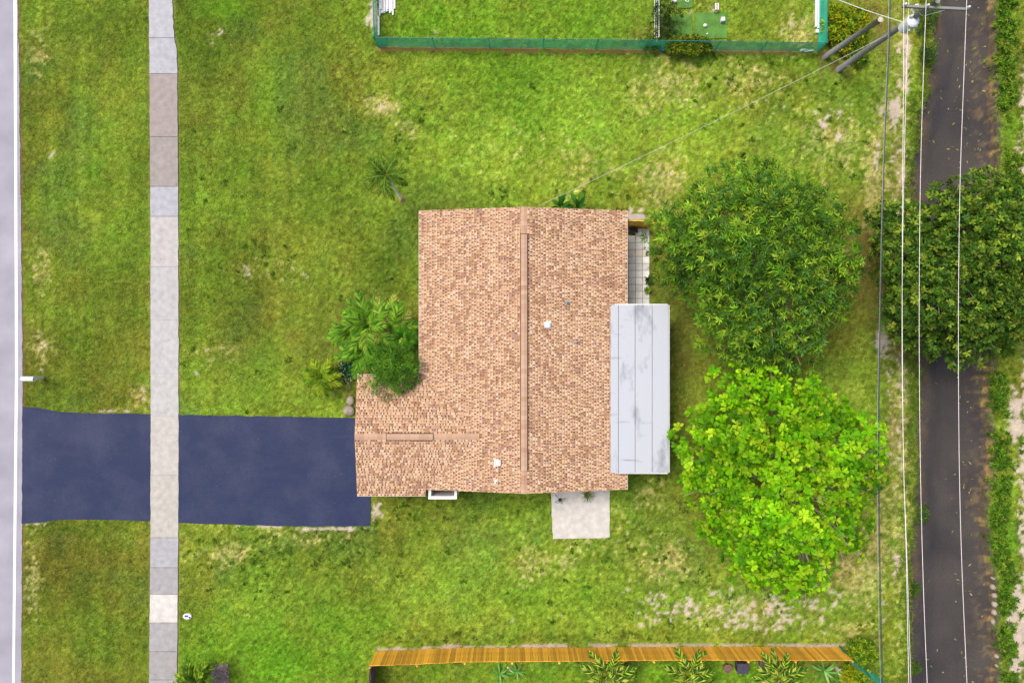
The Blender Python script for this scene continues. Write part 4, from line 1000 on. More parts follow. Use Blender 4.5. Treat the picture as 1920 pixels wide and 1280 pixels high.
LIGHT = [(226, 188, 156), (220, 178, 146), (230, 196, 166), (212, 172, 142), (222, 184, 146), (206, 174, 154)]
BROWN = [(190, 146, 118), (176, 132, 106), (198, 154, 122), (188, 150, 110), (180, 142, 126)]
DARK = [(128, 92, 76), (142, 106, 88), (112, 84, 74), (134, 104, 92)]
LIGHT, BROWN, DARK = [np.array([alb(*c) for c in q]) * 1.13 * np.array([.965, .995, .985]) for q in (LIGHT, BROWN, DARK)]
def shingles(poly, dirn, zf, name='shingles'):
    """laminated shingles laid course by course from the eave up: raised tabs, recessed slots, a lip on every course.
    dirn: (axis of the eave 'x'/'y', coordinate of the eave, coordinate of the ridge)"""
    axn, e0, e1 = dirn
    sg = 1 if e1 > e0 else -1; exp = .137; nC = int(abs(e1 - e0) / exp) + 1
    V_, F_, C_ = [], [], []
    def quad(p, c):
        k = len(V_); V_.extend(p); F_.append((k, k + 1, k + 2, k + 3) if True else None); C_.extend([c] * 4)
    def pt(u, v, h):
        x, y = (u, v) if axn == 'x' else (v, u)
        return (x, y, zf(x if axn == 'y' else y) + h)
    for ci in range(nC):
        v0 = e0 + sg * ci * exp; v1 = e0 + sg * min(abs(e1 - e0), (ci + 1) * exp)
        vm = (v0 + v1) / 2
        xs = []
        for i_ in range(len(poly)):
            a, b = poly[i_], poly[(i_ + 1) % len(poly)]
            au, av = (a if axn == 'x' else a[::-1]); bu, bv = (b if axn == 'x' else b[::-1])
            if (av > vm) != (bv > vm): xs.append(au + (vm - av) / (bv - av) * (bu - au))
        xs.sort()
        for u0, u1 in zip(xs[::2], xs[1::2]):
            u = u0 - random.uniform(0, .2); flip = (sg > 0) == (axn == 'x')
            tone = 0
            while u < u1:
                wt = random.choice((.07, .10, .12, .15, .19)); gp = random.uniform(.05, .08)
                a = max(u, u0); b = min(u + wt, u1); g2 = min(u + wt + gp, u1); u += wt + gp
                if b <= a: continue
                X0, Y0 = ((a, vm) if axn == 'x' else (vm, a))
                nb = float(vnoise(X0, Y0, .55, 2, .9) * .55 + vnoise(X0, Y0, .22, 6) * .45)
                pb = .16 + .8 * max(0, nb - .48) * 1.6
                dk = random.random() < pb
                c = (BROWN if dk else LIGHT)[random.randrange(5)] * random.uniform(.93, 1.07)
                h0, h1 = .024, .004
                q = [pt(a, v0, h0), pt(b, v0, h0), pt(b, v1, h1), pt(a, v1, h1)]
                quad(q if flip else q[::-1], c)
                q = [pt(a, v0, -.008), pt(b, v0, -.008), pt(b, v0, h0), pt(a, v0, h0)]
                quad(q if flip else q[::-1], c * .8)
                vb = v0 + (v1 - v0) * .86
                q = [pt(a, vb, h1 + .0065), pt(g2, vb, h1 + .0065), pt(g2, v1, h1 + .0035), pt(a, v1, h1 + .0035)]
                quad(q if flip else q[::-1], BROWN[random.randrange(5)] * random.uniform(.7, 1.0))  # printed dark band, also painting the shading line along each course
                if g2 > b:
                    vs = v0 + (v1 - v0) * random.uniform(.5, .72)
                    cd = DARK[random.randrange(4)] * random.uniform(.75, 1.1) if random.random() < .8 else BROWN[random.randrange(5)]  # dark slot pigment also paints the shadow in the gap between tabs
                    q = [pt(b, v0, .004), pt(g2, v0, .004), pt(g2, vs, .001), pt(b, vs, .001)]
                    quad(q if flip else q[::-1], cd)
                    q = [pt(b, vs, .009), pt(g2, vs, .009), pt(g2, v1, h1), pt(b, v1, h1)]
                    quad(q if flip else q[::-1], c)
    o = link(name, np_mesh(name, np.array(V_), np.array(F_), np.array(C_), M['shingle']), house)
    o['kind'] = 'stuff'
shingles(POLY_W, ('y', XW, XR), zmain)
shingles(POLY_E, ('y', XE, XR), zmain)
shingles(POLY_WN, ('x', WYN, WYR), zwn)
shingles(POLY_WS, ('x', WYS, WYR), zws)
# ridge caps and the raised ridge vents under them
def cap_mesh(slope, hw=.155, ln_=.235):
    m = MB(); t = .018
    z = -hw * slope
    P = [(-hw, 0, z), (0, 0, 0), (hw, 0, z), (-hw, ln_, z - .012), (0, ln_, -.012), (hw, ln_, z - .012)]
    Q = [(p[0], p[1], p[2] + t) for p in P]
    m.add(P + Q, [(6, 7, 10, 9), (7, 8, 11, 10), (0, 1, 7, 6), (1, 2, 8, 7), (0, 6, 9, 3), (2, 5, 11, 8), (3, 9, 10, 4), (4, 10, 11, 5)])
    return m.mesh('ridge_cap', M['cap'])
capM = cap_mesh(sE)
vy0, vy1 = (640 - 880) / 1360 * (40 - ZR), (640 - 438) / 1360 * (40 - ZR)
vx0, vx1 = (724 - 960) / 1360 * (40 - ZW), (812 - 960) / 1360 * (40 - ZW)
def ridge(n_, p0, p1, rz, vent):
    L_ = math.dist(p0, p1)
    for k in range(n_):
        t = k / n_; p = Vector(p0).lerp(Vector(p1), t)
        o = bpy.data.objects.new('ridge_cap', capM); o.parent = house
        s = p.y if abs(rz) < .1 else p.x
        up = .10 if vent[0] < s < vent[1] else .014
        o.location = (p.x, p.y, p.z + up); o.rotation_euler = (0, 0, rz); o.scale = (1, L_ / n_ / .235 * 1.02, 1)
        COL.objects.link(o)
ridge(62, (XR, YS, ZR), (XR, YN, ZR), 0, (vy0 - .2, vy1 - .05))
ridge(27, (XV, WYR, ZW), (WX, WYR, ZW), R(90), (vx0 + .05, vx1 + .23))
def vent(p0, p1, hw):
    mb_ = MB(); d = (Vector(p1) - Vector(p0)); c = (Vector(p0) + Vector(p1)) / 2
    mb_.box((c.x, c.y, c.z + .028), (abs(d.x) or hw * 2, abs(d.y) or hw * 2, .072))
    mb_.obj('ridge_vent', M['darkvent'], house)
vent((XR, vy0, ZR), (XR, vy1, ZR), .192)  # wider than the caps, so its dark rim paints their side shadow
vent((vx0, WYR, ZW), (vx1, WYR, ZW), .192)
# roof vents and plumbing pipes
def roofz(px, py):
    z = 3.2
    for _ in range(4): x, y, _z = G(px, py, z); z = zmain(x)
    return x, y, z
for (px, py, side) in [(1025.5, 609, 1), (934, 867, -1)]:
    x, y, z = roofz(px, py)
    v_ = MB().box((x + .03 * side, y, z + .012), (.36, .36, .02)).box((x, y, z + .10), (.26, .28, .16), top=.94).obj('roof_vent', M['white'], house)
    MB().box((x + .15 * side, y, z + .085), (.03, .22, .09)).obj('grey_side', M['steel'], v_)  # grey plate paints the shaded side of the vent
for (px, py, m_, h) in [(1064, 568, 'pipeblue', .3), (1079, 641, 'steel', .3), (931, 903, 'white', .25)]:
    x, y, z = roofz(px, py)
    p_ = MB().lathe((x, y, z - .05), [(.11, 0), (.11, .06), (.06, .12), (.055, h), (.04, h)], 10).obj('vent_pipe', M[m_], house)
    MB().lathe((x, y, z + h - .06), [(.035, 0), (.035, .014)], 10).obj('pipe_mouth', M['black'], p_)
# drip edge along the eaves, white
mb = MB()
mb.box((XE + .012, (YN + YS) / 2, ZE - .05), (.02, YN - YS, .12)); mb.box((XW - .012, (YN + WYN) / 2, ZE - .05), (.02, YN - WYN, .12))
mb.box(((WX + XC) / 2, WYS - .012, ZE - .05), (XC - WX, .02, .12)); mb.box(((WX + XW) / 2, WYN + .012, ZE - .05), (XW - WX, .02, .12))
mb.obj('drip_edge', M['fascia'], house)
# open-topped white enclosure at the south eave
enc = empty('white_enclosure', (*G(829, 925, 2.3)[:2], 0), 'white walled open topped enclosure against the south eave by the roof valley', 'enclosure')
z1 = 2.38; s = (40 - z1) / 1360
x0, x1 = (803 - 960) * s, (856.5 - 960) * s; y0 = (640 - 935.5) * s; y1 = YS + .24
t = .16
for c, d in [(((x0 + x1) / 2, y0 + t / 2), (x1 - x0, t)), ((x0 + t * .45, (y0 + t + y1) / 2), (t * .9, y1 - y0 - t)), ((x1 - t * .4, (y0 + t + y1) / 2), (t * .8, y1 - y0 - t))]:
    MB().box((c[0], c[1], z1 / 2), (d[0], d[1], z1)).obj('panel', M['white'], enc)
MB().box(((x0 + x1) / 2, (y0 + y1) / 2, .5), (x1 - x0 - .3, y1 - y0 - .3, 1.0)).obj('wooden_door', M['brownwood'], enc)

# patio roof: four long panels on posts, standing over the east eave
zp = 2.98; s = (40 - zp) / 1360
pat = empty('patio_roof', (*G(1200, 730, 0)[:2], 0), 'flat white panel patio roof with grey stains on the east side of the house', 'patio roof')
ex = [1144.5, 1159.5, 1191, 1223.2, 1254.5]; ya, yb = (640 - 571.5) * s, (640 - 886.5) * s
for k in range(4):
    xa, xb = (ex[k] - 960) * s + .013, (ex[k + 1] - 960) * s - .013
    sh = -.02 * k
    mb = MB()
    if k == 0:
        r_ = .12; arc = lambda cx, cy, a0: [(cx + r_ * math.cos(R(a0 + i_ * 22.5)), cy + r_ * math.sin(R(a0 + i_ * 22.5))) for i_ in range(5)]
        P = [(xb, ya), ] + arc(xa + r_, ya - r_, 90) + arc(xa + r_, yb + r_, 180) + [(xb, yb)]
        mb.prism(P, zp + sh - .08, zp + sh)
    else: mb.box(((xa + xb) / 2, (ya + yb) / 2, zp + sh - .04), (xb - xa, ya - yb, .08))
    mb.obj('roof_panel', M['panel'], pat)
xa, xb = (ex[0] - 960) * s, (ex[4] - 960) * s
mb = MB()
mb.box((xb + .03, (ya + yb) / 2, zp - .22), (.05, ya - yb, .17))
mb.box(((xa + xb) / 2 + .1, ya + .03, zp - .16), (xb - xa - .3, .05, .13)); mb.box(((xa + xb) / 2 + .1, yb - .03, zp - .16), (xb - xa - .3, .05, .13))
mb.obj('gutter', M['white'], pat)
for k, t in enumerate((.05, .35, .65, .95)):
    MB().box((xb - .12, ya + (yb - ya) * t, (zp - .25) / 2), (.09, .09, zp - .25)).obj('post', M['white'], pat)
mb = MB().prism([((1150 - 960) / 34, (640 - 574) / 34), ((1240 - 960) / 34, (640 - 574) / 34), ((1240 - 960) / 34, (640 - 878) / 34), ((1150 - 960) / 34, (640 - 878) / 34)], -.05, .04, alb(196, 190, 182))
tag(mb.obj('patio_floor', M['concrete']), kind='structure')

# ---------------------------------------------------------------- fences
def plank_fence(name, label, pts, H, pitch=.142, th=.02, side=1, mat='cedar', postside=-1, rails=True, cat='fence'):
    """vertical boards on posts; pts are plan points at ground level, H heights at those points"""
    b0 = Vector((*pts[0], 0)); root = empty(name, b0, label, cat)
    for (p, q, h0, h1) in zip(pts[:-1], pts[1:], H[:-1], H[1:]):
        p = Vector((*p, 0)); q = Vector((*q, 0)); L_ = (q - p).length; d = (q - p) / L_; nrm = Vector((-d.y, d.x, 0)) * side
        n_ = max(1, round(L_ / pitch)); rz = math.atan2(d.y, d.x); me = None
        for k in range(n_):
            c = p + d * (k + .5) * L_ / n_; h = h0 + (h1 - h0) * (k + .5) / n_
            if me is None:
                m_ = MB(); wv = L_ / n_ - .012
                m_.box((0, 0, .5), (wv, th, 1.0)); me = m_.mesh('plank', M[mat])
            o = bpy.data.objects.new('plank', me); o.parent = root
            o.location = c + nrm * random.uniform(-.004, .004) - b0 + Vector((0, 0, .03)); o.rotation_euler = (random.uniform(-.006, .006), random.uniform(-.006, .006), rz)
            o.scale = (1, 1, h + random.uniform(-.012, .012)); COL.objects.link(o)
        c = p + d * L_ / 2 - nrm * (th * .5 + .03)
        if rails:
            for zz in (.3, .95, min(h0, h1) - .12): MB().box((c.x, c.y, zz), (L_ - .004, .045, .09), rz).obj('rail', M[mat], root)
        c = p - nrm * (th * .5 + .10)
        MB().box((c.x, c.y, h0 / 2), (.09, .09, h0 + .02), rz).obj('post', M[mat], root)
    c = Vector((*pts[-1], 0)); MB().box((c.x, c.y - .1, H[-1] / 2), (.09, .09, H[-1]), 0).obj('post', M[mat], root)
    return root
fp = [(704.5, 1220.5), (790, 1216.5), (875, 1213.5), (960, 1213.5), (1045, 1213), (1130, 1212.5), (1215, 1212), (1300, 1211.5), (1385, 1211.5), (1470, 1212), (1573, 1212.5)]
fh = [1.75, 1.82, 1.74, 1.70, 1.70, 1.68, 1.64, 1.66, 1.68, 1.66, 1.62]
plank_fence('wooden_fence', 'long golden brown wooden plank fence at the bottom of the lot', [G(*p)[:2] for p in fp], fh)
plank_fence('wooden_fence', 'short grey brown return fence running away from the left end of the golden fence', [G(*p)[:2] for p in [(704, 1222), (704, 1330)]], [1.7, 1.7], mat='brownwood', side=-1)
plank_fence('wooden_gate', 'short yellow wooden gate between the house and the dark narrow leaved tree', [G(*p)[:2] for p in [(1168, 425), (1213.5, 425)]], [1.9, 1.9], side=-1, cat='gate', mat='goldwood')

def net_fence(name, label, pts, h, posts=True, net=True, mat='teal', cat='fence', cover=None, lean=(0, 0)):
    b0 = Vector((*pts[0], 0)); root = empty(name, b0, label, cat)
    for i_, p in enumerate(pts):
        tp_ = (p[0] + lean[0], p[1] + lean[1]); MB().tube([(*p, -.1), (*tp_, h + .06)], .03, 8).lathe((*tp_, h + .05), [(.038, 0), (.038, .02), (.012, .045)], 8).obj('post', M[mat], root)
    for i_, (p, q) in enumerate(zip(pts[:-1], pts[1:])):
        MB().tube([(p[0] + lean[0], p[1] + lean[1], h), (q[0] + lean[0], q[1] + lean[1], h)], .022, 6).obj('top_rail', M[mat], root)
        if net and not (cover and i_ in cover):
            m_ = MB(); n_ = 10; V_ = []; F_ = []
            for k in range(n_ + 1):
                t = k / n_; x = p[0] + (q[0] - p[0]) * t; y = p[1] + (q[1] - p[1]) * t
                for j, zz in enumerate((.02, h * .5, h - .02)):
                    bul = math.sin(math.pi * t) * .04 * (1 if j == 1 else .3) + random.uniform(-.012, .012)
                    V_.append((x + bul * .3 + lean[0] * zz / h, y + bul - .035 + lean[1] * zz / h, zz))
                if k: a = 3 * k; F_ += [(a - 3, a, a + 1, a - 2), (a - 2, a + 1, a + 2, a - 1)]
            m_.add(V_, F_); m_.obj('netting', M['net'], root)
    return root
GPX = [(708.5, 87.5), (815, 89), (918, 89.5), (1018, 90.5), (1117, 91.5), (1214, 93), (1300, 94), (1340, 95), (1425, 96), (1533, 97.5)]
net_fence('netting_fence', 'long green netting fence across the yard at the top', [G(*p)[:2] for p in GPX], 1.2)
net_fence('netting_fence', 'green netting fence going up beside the pile of white posts', [G(*p)[:2] for p in [(708.5, 86), (706.5, 0), (705, -90)]], 1.2)
net_fence('netting_fence', 'green netting fence going up beside the long white boards and yellow shrub', [G(*p)[:2] for p in [(1533, 96), (1534, 0), (1534, -90)]], 1.2)
net_fence('netting_fence', 'dark diagonal netting fence at the right end of the golden wooden fence', [G(*p)[:2] for p in [(1574, 1209), (1612, 1239), (1650, 1269), (1692, 1303)]], 1.55, lean=(-.17, -.2))
# wire fence between the two yards
wf = empty('wire_fence', (*G(1227, 60)[:2], 0), 'thin wire fence with pale posts dividing the two upper yards', 'fence')
for y in (85, 30, -25, -80):
    x_, y_, _ = G(1227, y); MB().tube([(x_, y_, -.1), (x_, y_, 1.3)], .028, 8).obj('post', M['white'] if y != -25 else M['brownwood'], wf)
for zz in (.08, .65, 1.25):
    MB().tube([G(1227, 88, 0)[:2] + (zz,), G(1227, -90, 0)[:2] + (zz,)], .013, 5).obj('rail', M['steel'], wf)
# chain-link diamonds
mb = MB(); xw = G(1227, 0)[0]; ya_, yb_ = G(0, 88)[1], G(0, -90)[1]
yv = ya_
while yv < yb_ - 1.2:
    mb.tube([(xw, yv, .06), (xw, yv + 1.2, 1.24)], .003, 3, cap=False); mb.tube([(xw, yv + 1.2, .06), (xw, yv, 1.24)], .003, 3, cap=False); yv += .12
o = mb.obj('chain_mesh', M['steel'], wf); o['kind'] = 'stuff'

# ---------------------------------------------------------------- utility pole, stub pole, wires
PB = Vector(G(1572, 131)); PT = Vector(G(1753, 5, 9.2)); PA = lambda z: PB.lerp(PT, z / 9.2)
pole = empty('utility_pole', PB, 'tall grey utility pole with crossarm and transformer at the top right', 'utility pole')
MB().tube([PA(-.3), PA(3), PA(6.5), PA(9.4)], [.175, .16, .14, .115], 12).obj('shaft', M['greywood'], pole, smooth=True)
MB().box((PA(1.2).x, PA(1.2).y - .17, 1.2), (.12, .01, .2)).obj('tag_plate', M['white'], pole)
ca, cb = Vector(G(1690, 1, 9.05)), Vector(G(1815, 7, 9.05)); cy = PA(9.05).y - .17; px_ = PA(9.05).x
cc = (ca + cb) / 2
MB().box((cc.x, cy, 9.05), (cb.x - ca.x, .10, .12), math.atan2(cb.y - ca.y, cb.x - ca.x)).obj('crossarm', M['greywood'], pole)
for sg in (-1, 1):
    MB().tube([(px_ + sg * .75, cy - .02, 9.0), (px_ + sg * .05, cy - .02, 8.35)], .018, 5).obj('brace', M['steel'], pole)
def ins(x, y, z):
    o = MB().lathe((x, y, z), [(.03, 0), (.03, .06), (.075, .07), (.045, .11), (.07, .13), (.04, .17), (.055, .19), (.03, .24)], 10).obj('insulator', M['ceramic'], pole, smooth=True)
WX1, WX2, WX3 = 1694.5, 1736.5, 1812.5
for wx in (WX1, WX2, WX3):
    x_, y_, _ = G(wx, 4, 9.1); ins(x_, cy + (cc.x - x_) * .045, 9.10)
ins(PA(7).x - .2, PA(7).y - .1, 7.0)
# transformer
TC = Vector(G(1711, 40, 7.55))
tf = MB().lathe(TC + Vector((0, 0, -.75)), [(.20, 0), (.27, .04), (.27, .72), (.285, .74), (.285, .80), (.22, .86), (.08, .90)], 20).obj('transformer', M['transformer'], pole, smooth=False)
for k, (a, b) in enumerate([(-.16, .12), (.14, .14)]):
    MB().lathe(TC + Vector((a, b, .05)), [(.045, 0), (.045, .08), (.075, .10), (.05, .15), (.07, .18), (.045, .26), (.02, .30)], 8).obj('bushing', M['ceramic'], tf, smooth=True)
for k in range(3):
    a = R(-100 + k * 35); MB().tube([TC + Vector((math.cos(a) * .29, math.sin(a) * .29, -.15)), TC + Vector((math.cos(a) * .37, math.sin(a) * .37, -.17))], .028, 6).obj('terminal', M['ceramic'], tf)
d = PA(7.2) - TC; MB().box(((PA(7.2).x + TC.x) / 2, (PA(7.2).y + TC.y) / 2, 7.2), (max(.1, d.xy.length - .1), .12, .5), math.atan2(d.y, d.x)).obj('bracket', M['steel'], pole)
AR = Vector(G(1716, 14, 7.9)); MB().tube([AR + Vector((0, 0, -.3)), AR], .05, 8).lathe(AR, [(.09, 0), (.09, .16), (.05, .2)], 10).tube([AR + Vector((0, 0, -.2)), PA(7.6)], .03, 5).obj('arrester', M['ceramic'], pole)

SB = Vector(G(1545, 107)); ST = Vector(G(1651, 37, 5.2))
stub = empty('stub_pole', SB, 'cut off bare grey pole between the netting corner and the tall pole', 'pole')
MB().tube([SB + Vector((0, 0, -.3)), SB.lerp(ST, .5), ST], [.16, .145, .13], 12).obj('shaft', M['greywood'], stub, smooth=True)
MB().lathe(ST + Vector((0, 0, -.01)), [(.132, 0), (.132, .02), (.10, .03)], 12).obj('cut_end', M['palebark'], stub)

def smooth_pts(P, n=60):
    P = np.array(P, float); t = np.arange(len(P)); T = np.linspace(0, len(P) - 1, n)
    out = []
    for u in T:
        i_ = min(int(u), len(P) - 2); f_ = u - i_
        p0 = P[max(i_ - 1, 0)]; p1 = P[i_]; p2 = P[i_ + 1]; p3 = P[min(i_ + 2, len(P) - 1)]
        out.append(.5 * ((2 * p1) + (-p0 + p2) * f_ + (2 * p0 - 5 * p1 + 4 * p2 - p3) * f_ ** 2 + (-p0 + 3 * p1 - 3 * p2 + p3) * f_ ** 3))
    return np.array(out)
def wire(name, label, pp, zp_, sag, r_, mat, y0=3, y1=1330, cat='wire', extra=None):
    """overhead wire hung between the pole top (y0) and the next pole out of view (y1)"""
    Q = smooth_pts(pp); P = []
    for x, y in Q:
        t = (y - y0) / (y1 - y0)
        z = zp_ - 4 * sag * t * (1 - t) if t > 0 else zp_ + .15 * t
        P.append(G(x, y, z))
    o = MB().tube(P, r_, 6).obj(name, M[mat], loc=P[0], smooth=True)
    return tag(o, label, cat)
GW = None
wire('power_line', 'thin pale wire nearest the grass, left of the three wires on the crossarm', [(1695.5, -120), (WX1, 2), (1694, 150), (1692, 430), (1691.8, 640), (1694, 860), (1699, 1030), (1704, 1280), (1709, 1420)], 9.35, .75, .012, 'wire')
wire('power_line', 'pale wire over the canal edge, middle of the three wires on the crossarm', [(1740, -120), (WX2, 2), (1731, 150), (1725.5, 350), (1723.5, 600), (1725.5, 860), (1731, 1090), (1738.5, 1280), (1744, 1420)], 9.35, .75, .0115, 'wire')
wire('power_line', 'pale wire over open canal water, rightmost of the three wires on the crossarm', [(1817, -120), (WX3, 4), (1807, 150), (1800, 350), (1797, 600), (1798.5, 860), (1803.5, 1060), (1813, 1280), (1819, 1420)], 9.35, .75, .0115, 'wire')
wire('power_line', 'lower pale wire running below and almost along the leftmost crossarm wire', [(1708, -120), (1703.5, 10), (1698.5, 170), (1693, 430), (1691.2, 640), (1694, 860), (1700, 1030), (1708, 1280), (1713, 1420)], 7.9, .6, .010, 'wire')
cw = [(1671, -120), (1668, 60), (1663, 170), (1656.5, 330), (1651, 560), (1648, 760), (1648.5, 960), (1651, 1130), (1655, 1280), (1658, 1420)]
cb_ = wire('communication_cable', 'thick dark cable running north to south over the bare strip beside the canal', cw, 5.9, .5, .03, 'cable', 60, 1360, cat='cable')
Q = smooth_pts([(x - 2.6 + 1.5 * math.sin(y * .004), y) for x, y in cw]); P = [G(x, y, 5.98 - 4 * .42 * max(0, (y - 60) / 1300) * (1 - (y - 60) / 1300)) for x, y in Q]
MB().tube(P, .009, 5).obj('messenger_wire', M['steel'], cb_)
def span(name, label, a, b, sag, r_, mat, cat='wire'):
    a, b = Vector(a), Vector(b); P = []
    for k in range(31):
        t = k / 30; p = a.lerp(b, t); p.z -= 4 * sag * t * (1 - t); P.append(p)
    return tag(MB().tube(P, r_, 6).obj(name, M[mat], loc=a), label, cat)
span('service_wire', 'thin grey service wire sagging from the tall pole to the north eave of the roof', PA(5.6), G(1010, 386, 2.95), .55, .008, 'steel')
span('service_wire', 'short wire leaving the tall pole towards the neighbouring lot at the top edge', PA(6.9), G(1500, -32, 5.0), .2, .014, 'ceramic')

# ---------------------------------------------------------------- small things
MX, MY, _ = G(81, 708)
mail = empty('mailbox', (MX, MY, 0), 'white mailbox on a white post at the road edge above the driveway', 'mailbox')
MB().box((MX, MY, .55), (.13, .13, 1.1)).obj('post', M['white'], mail)
bxx = G(52.5, 709, 1.25)[0]
MB().box(((MX + bxx) / 2, MY, 1.06), (.75, .10, .07)).obj('support_arm', M['white'], mail)
pr = [(-.13, 0), (.13, 0), (.13, .17), (.10, .25), (.05, .285), (0, .295), (-.05, .285), (-.10, .25), (-.13, .17)]
mb = MB(); L0, L1 = bxx - .33, bxx + .33
V_ = [(L0, MY + a, 1.1 + b) for a, b in pr] + [(L1, MY + a, 1.1 + b) for a, b in pr]; n = len(pr)
mb.add(V_, [tuple(range(n)), tuple(range(2 * n - 1, n - 1, -1))] + [(i_, n + i_, n + (i_ + 1) % n, (i_ + 1) % n) for i_ in range(n)])
bb = mb.obj('box', M['white'], mail)
MB().box((L0 - .01, MY, 1.22), (.015, .19, .2)).obj('door', M['white'], bb)
MB().box((L1 - .12, MY, 1.378), (.08, .12, .01)).obj('label_plate', M['steel'], bb)

# meter lid in the lawn
lx, ly, _ = G(352, 1154)
lid = empty('meter_lid', (lx, ly, 0), 'small white oval utility lid with a blue patch beside the white slab', 'utility lid')
MB().lathe((lx, ly, 0), [(.24, 0), (.24, .07), (.22, .085)], 20, sy=.68).obj('frame', M['white'], lid)
MB().box((lx - .03, ly + .02, .093), (.19, .10, .02)).obj('blue_cover', M['blue'], lid)
MB().lathe((lx + .14, ly - .05, .085), [(.045, 0), (.045, .015)], 10).obj('hole', M['black'], lid)

mb = MB(); mp = rough_poly([(396, 1246), (428, 1243), (430, 1300), (398, 1300)], 5, 1.2, 12)
mb.prism(pxpoly(mp), -.05, .05)
tag(mb.obj('mulch_bed', M['mulch']), kind='structure')
n = 900; pxs = rng.uniform(397, 429, n); pys = rng.uniform(1245, 1298, n); a = rng.uniform(0, 6.28, n)
P = np.stack([(pxs - 960) / 34, (640 - pys) / 34, np.full(n, .055)], -1)
v, f, c = leaves(P, np.stack([np.cos(a), np.sin(a), rng.uniform(0, .4, n)], -1), rng.uniform(.06, .16, n), .05, palcol([(182, 158, 146), (206, 188, 178), (160, 138, 130), (222, 208, 198), (180, 164, 168)], n), 'ell', 0, .3)
tag(link('wood_chips', np_mesh('wood_chips', v, f, c, M['leaf'])), 'greyish brown wood chips spread on the mulch patch', 'wood chips', kind='stuff')

# boulders by the garage, rocks on the far bank
def rock(name, label, px, py, r_, h, group=None, mat='rock', cat='rock', z=None):
    x, y, _ = G(px, py); z = float(height(np.array(x), np.array(y))) if z is None else z
    V_, F_ = [], []; n1_, n2_ = 7, 12; sx, sy = random.uniform(.8, 1.15), random.uniform(.8, 1.15)
    s = random.random() * 50
    for i_ in range(n1_ + 1):
        ph = math.pi * i_ / n1_
        for k in range(n2_):
            th = 2 * math.pi * k / n2_
            q = 1 + .32 * (float(vnoise(math.cos(th) * math.sin(ph) * 2 + s, math.sin(th) * math.sin(ph) * 2 + math.cos(ph) * 2, 1, 4)) - .5)
            V_.append((x + r_ * sx * q * math.sin(ph) * math.cos(th), y + r_ * sy * q * math.sin(ph) * math.sin(th), z + h * .4 + h * .6 * q * math.cos(ph)))
    for i_ in range(n1_):
        for k in range(n2_): F_.append((i_ * n2_ + k, (i_ + 1) * n2_ + k, (i_ + 1) * n2_ + (k + 1) % n2_, i_ * n2_ + (k + 1) % n2_))
    return tag(MB().add(V_, F_).obj(name, M[mat], loc=(x, y, z), smooth=True), label, cat, group)
rock('boulder', 'pale grey boulder against the garage corner, the one nearer the blue flowers', 658, 750, .24, .35)
rock('boulder', 'pale grey boulder nearest the driveway edge at the garage corner', 655, 769, .27, .36)
GR = 'pale rocks along the far canal bank'
for k, (px, py, r_) in enumerate([(1871, 1052, .18), (1872, 1066, .2), (1870, 1084, .16), (1869, 1102, .2), (1872, 1118, .2), (1873, 1134, .22), (1872, 1150, .17), (1873, 1168, .22), (1874, 1184, .15), (1875, 1232, .14), (1876, 1250, .13), (1878, 335, .2), (1877, 318, .18), (1879, 348, .15)]):
    rock('bank_rock', ('pale rock on the far canal bank just above the dark overhanging tree' if py < 400 else 'small pale rock at the lower end of the far canal bank' if py > 1200 else 'pale rock among the row at the foot of the far canal bank'), px - 2, py, r_, .3, GR, z=-.35)
rock('bank_rock', 'lone cream coloured rock on the far bank beside the middle of the canal', 1873, 880, .2, .22, z=-.2)
rock('bank_rock', 'lone cream coloured rock at the far waterline below the middle of the canal', 1860, 966, .18, .22, z=-.42)

# pots and bins behind the wooden fence
def pot(name, label, px, py, r_, h, mat, soil='brownwood', cat='pot'):
    x, y, _ = G(px, py); root = empty(name, (x, y, 0), label, cat)
    MB().lathe((x, y, 0), [(r_ * .7, 0), (r_, h * .9), (r_ * 1.08, h * .9), (r_ * 1.08, h), (r_ * .9, h), (r_ * .86, h * .82)], 18).obj('pot_body', M[mat], root, smooth=False)
    MB().lathe((x, y, h * .78), [(r_ * .84, 0), (r_ * .84, .04)], 18).obj('soil', M[soil], root)
    return root
pot('plant_pot', 'round brown pot left of the dark square bin behind the fence', 1361, 1247, .22, .42, 'terracotta')
bx, by, _ = G(1386, 1243)
bn = empty('storage_bin', (bx, by, 0), 'dark purple grey square bin with a lid behind the wooden fence', 'bin')
MB().box((bx, by, .3), (.5, .46, .6), top=1.1).obj('bin_body', M['darkbox'], bn)
MB().box((bx, by, .63), (.6, .55, .06)).box((bx, by, .67), (.06, .3, .03)).obj('lid', M['darkbox'], bn)
pot('plant_pot', 'dark square looking planter half under the young palm right of the bin'.replace('square looking ', ''), 1428, 1238, .26, .35, 'darkbox')
pot('white_pot', 'small white round pot beside the right end of the wooden fence', 1569, 1252, .15, .5, 'white')
# stake by the rosette plants
sx_, sy_, _ = G(952, 1250)
tag(MB().tube([(sx_, sy_, 0), (sx_ + .12, sy_ - .06, .25), (sx_ + .3, sy_ - .14, .3)], .012, 6).lathe((sx_, sy_, .0), [(.05, 0), (.05, .05)], 8).obj('garden_stake', M['white'], loc=(sx_, sy_, 0)), 'pale bent stake between the two left rosette plants', 'stake')

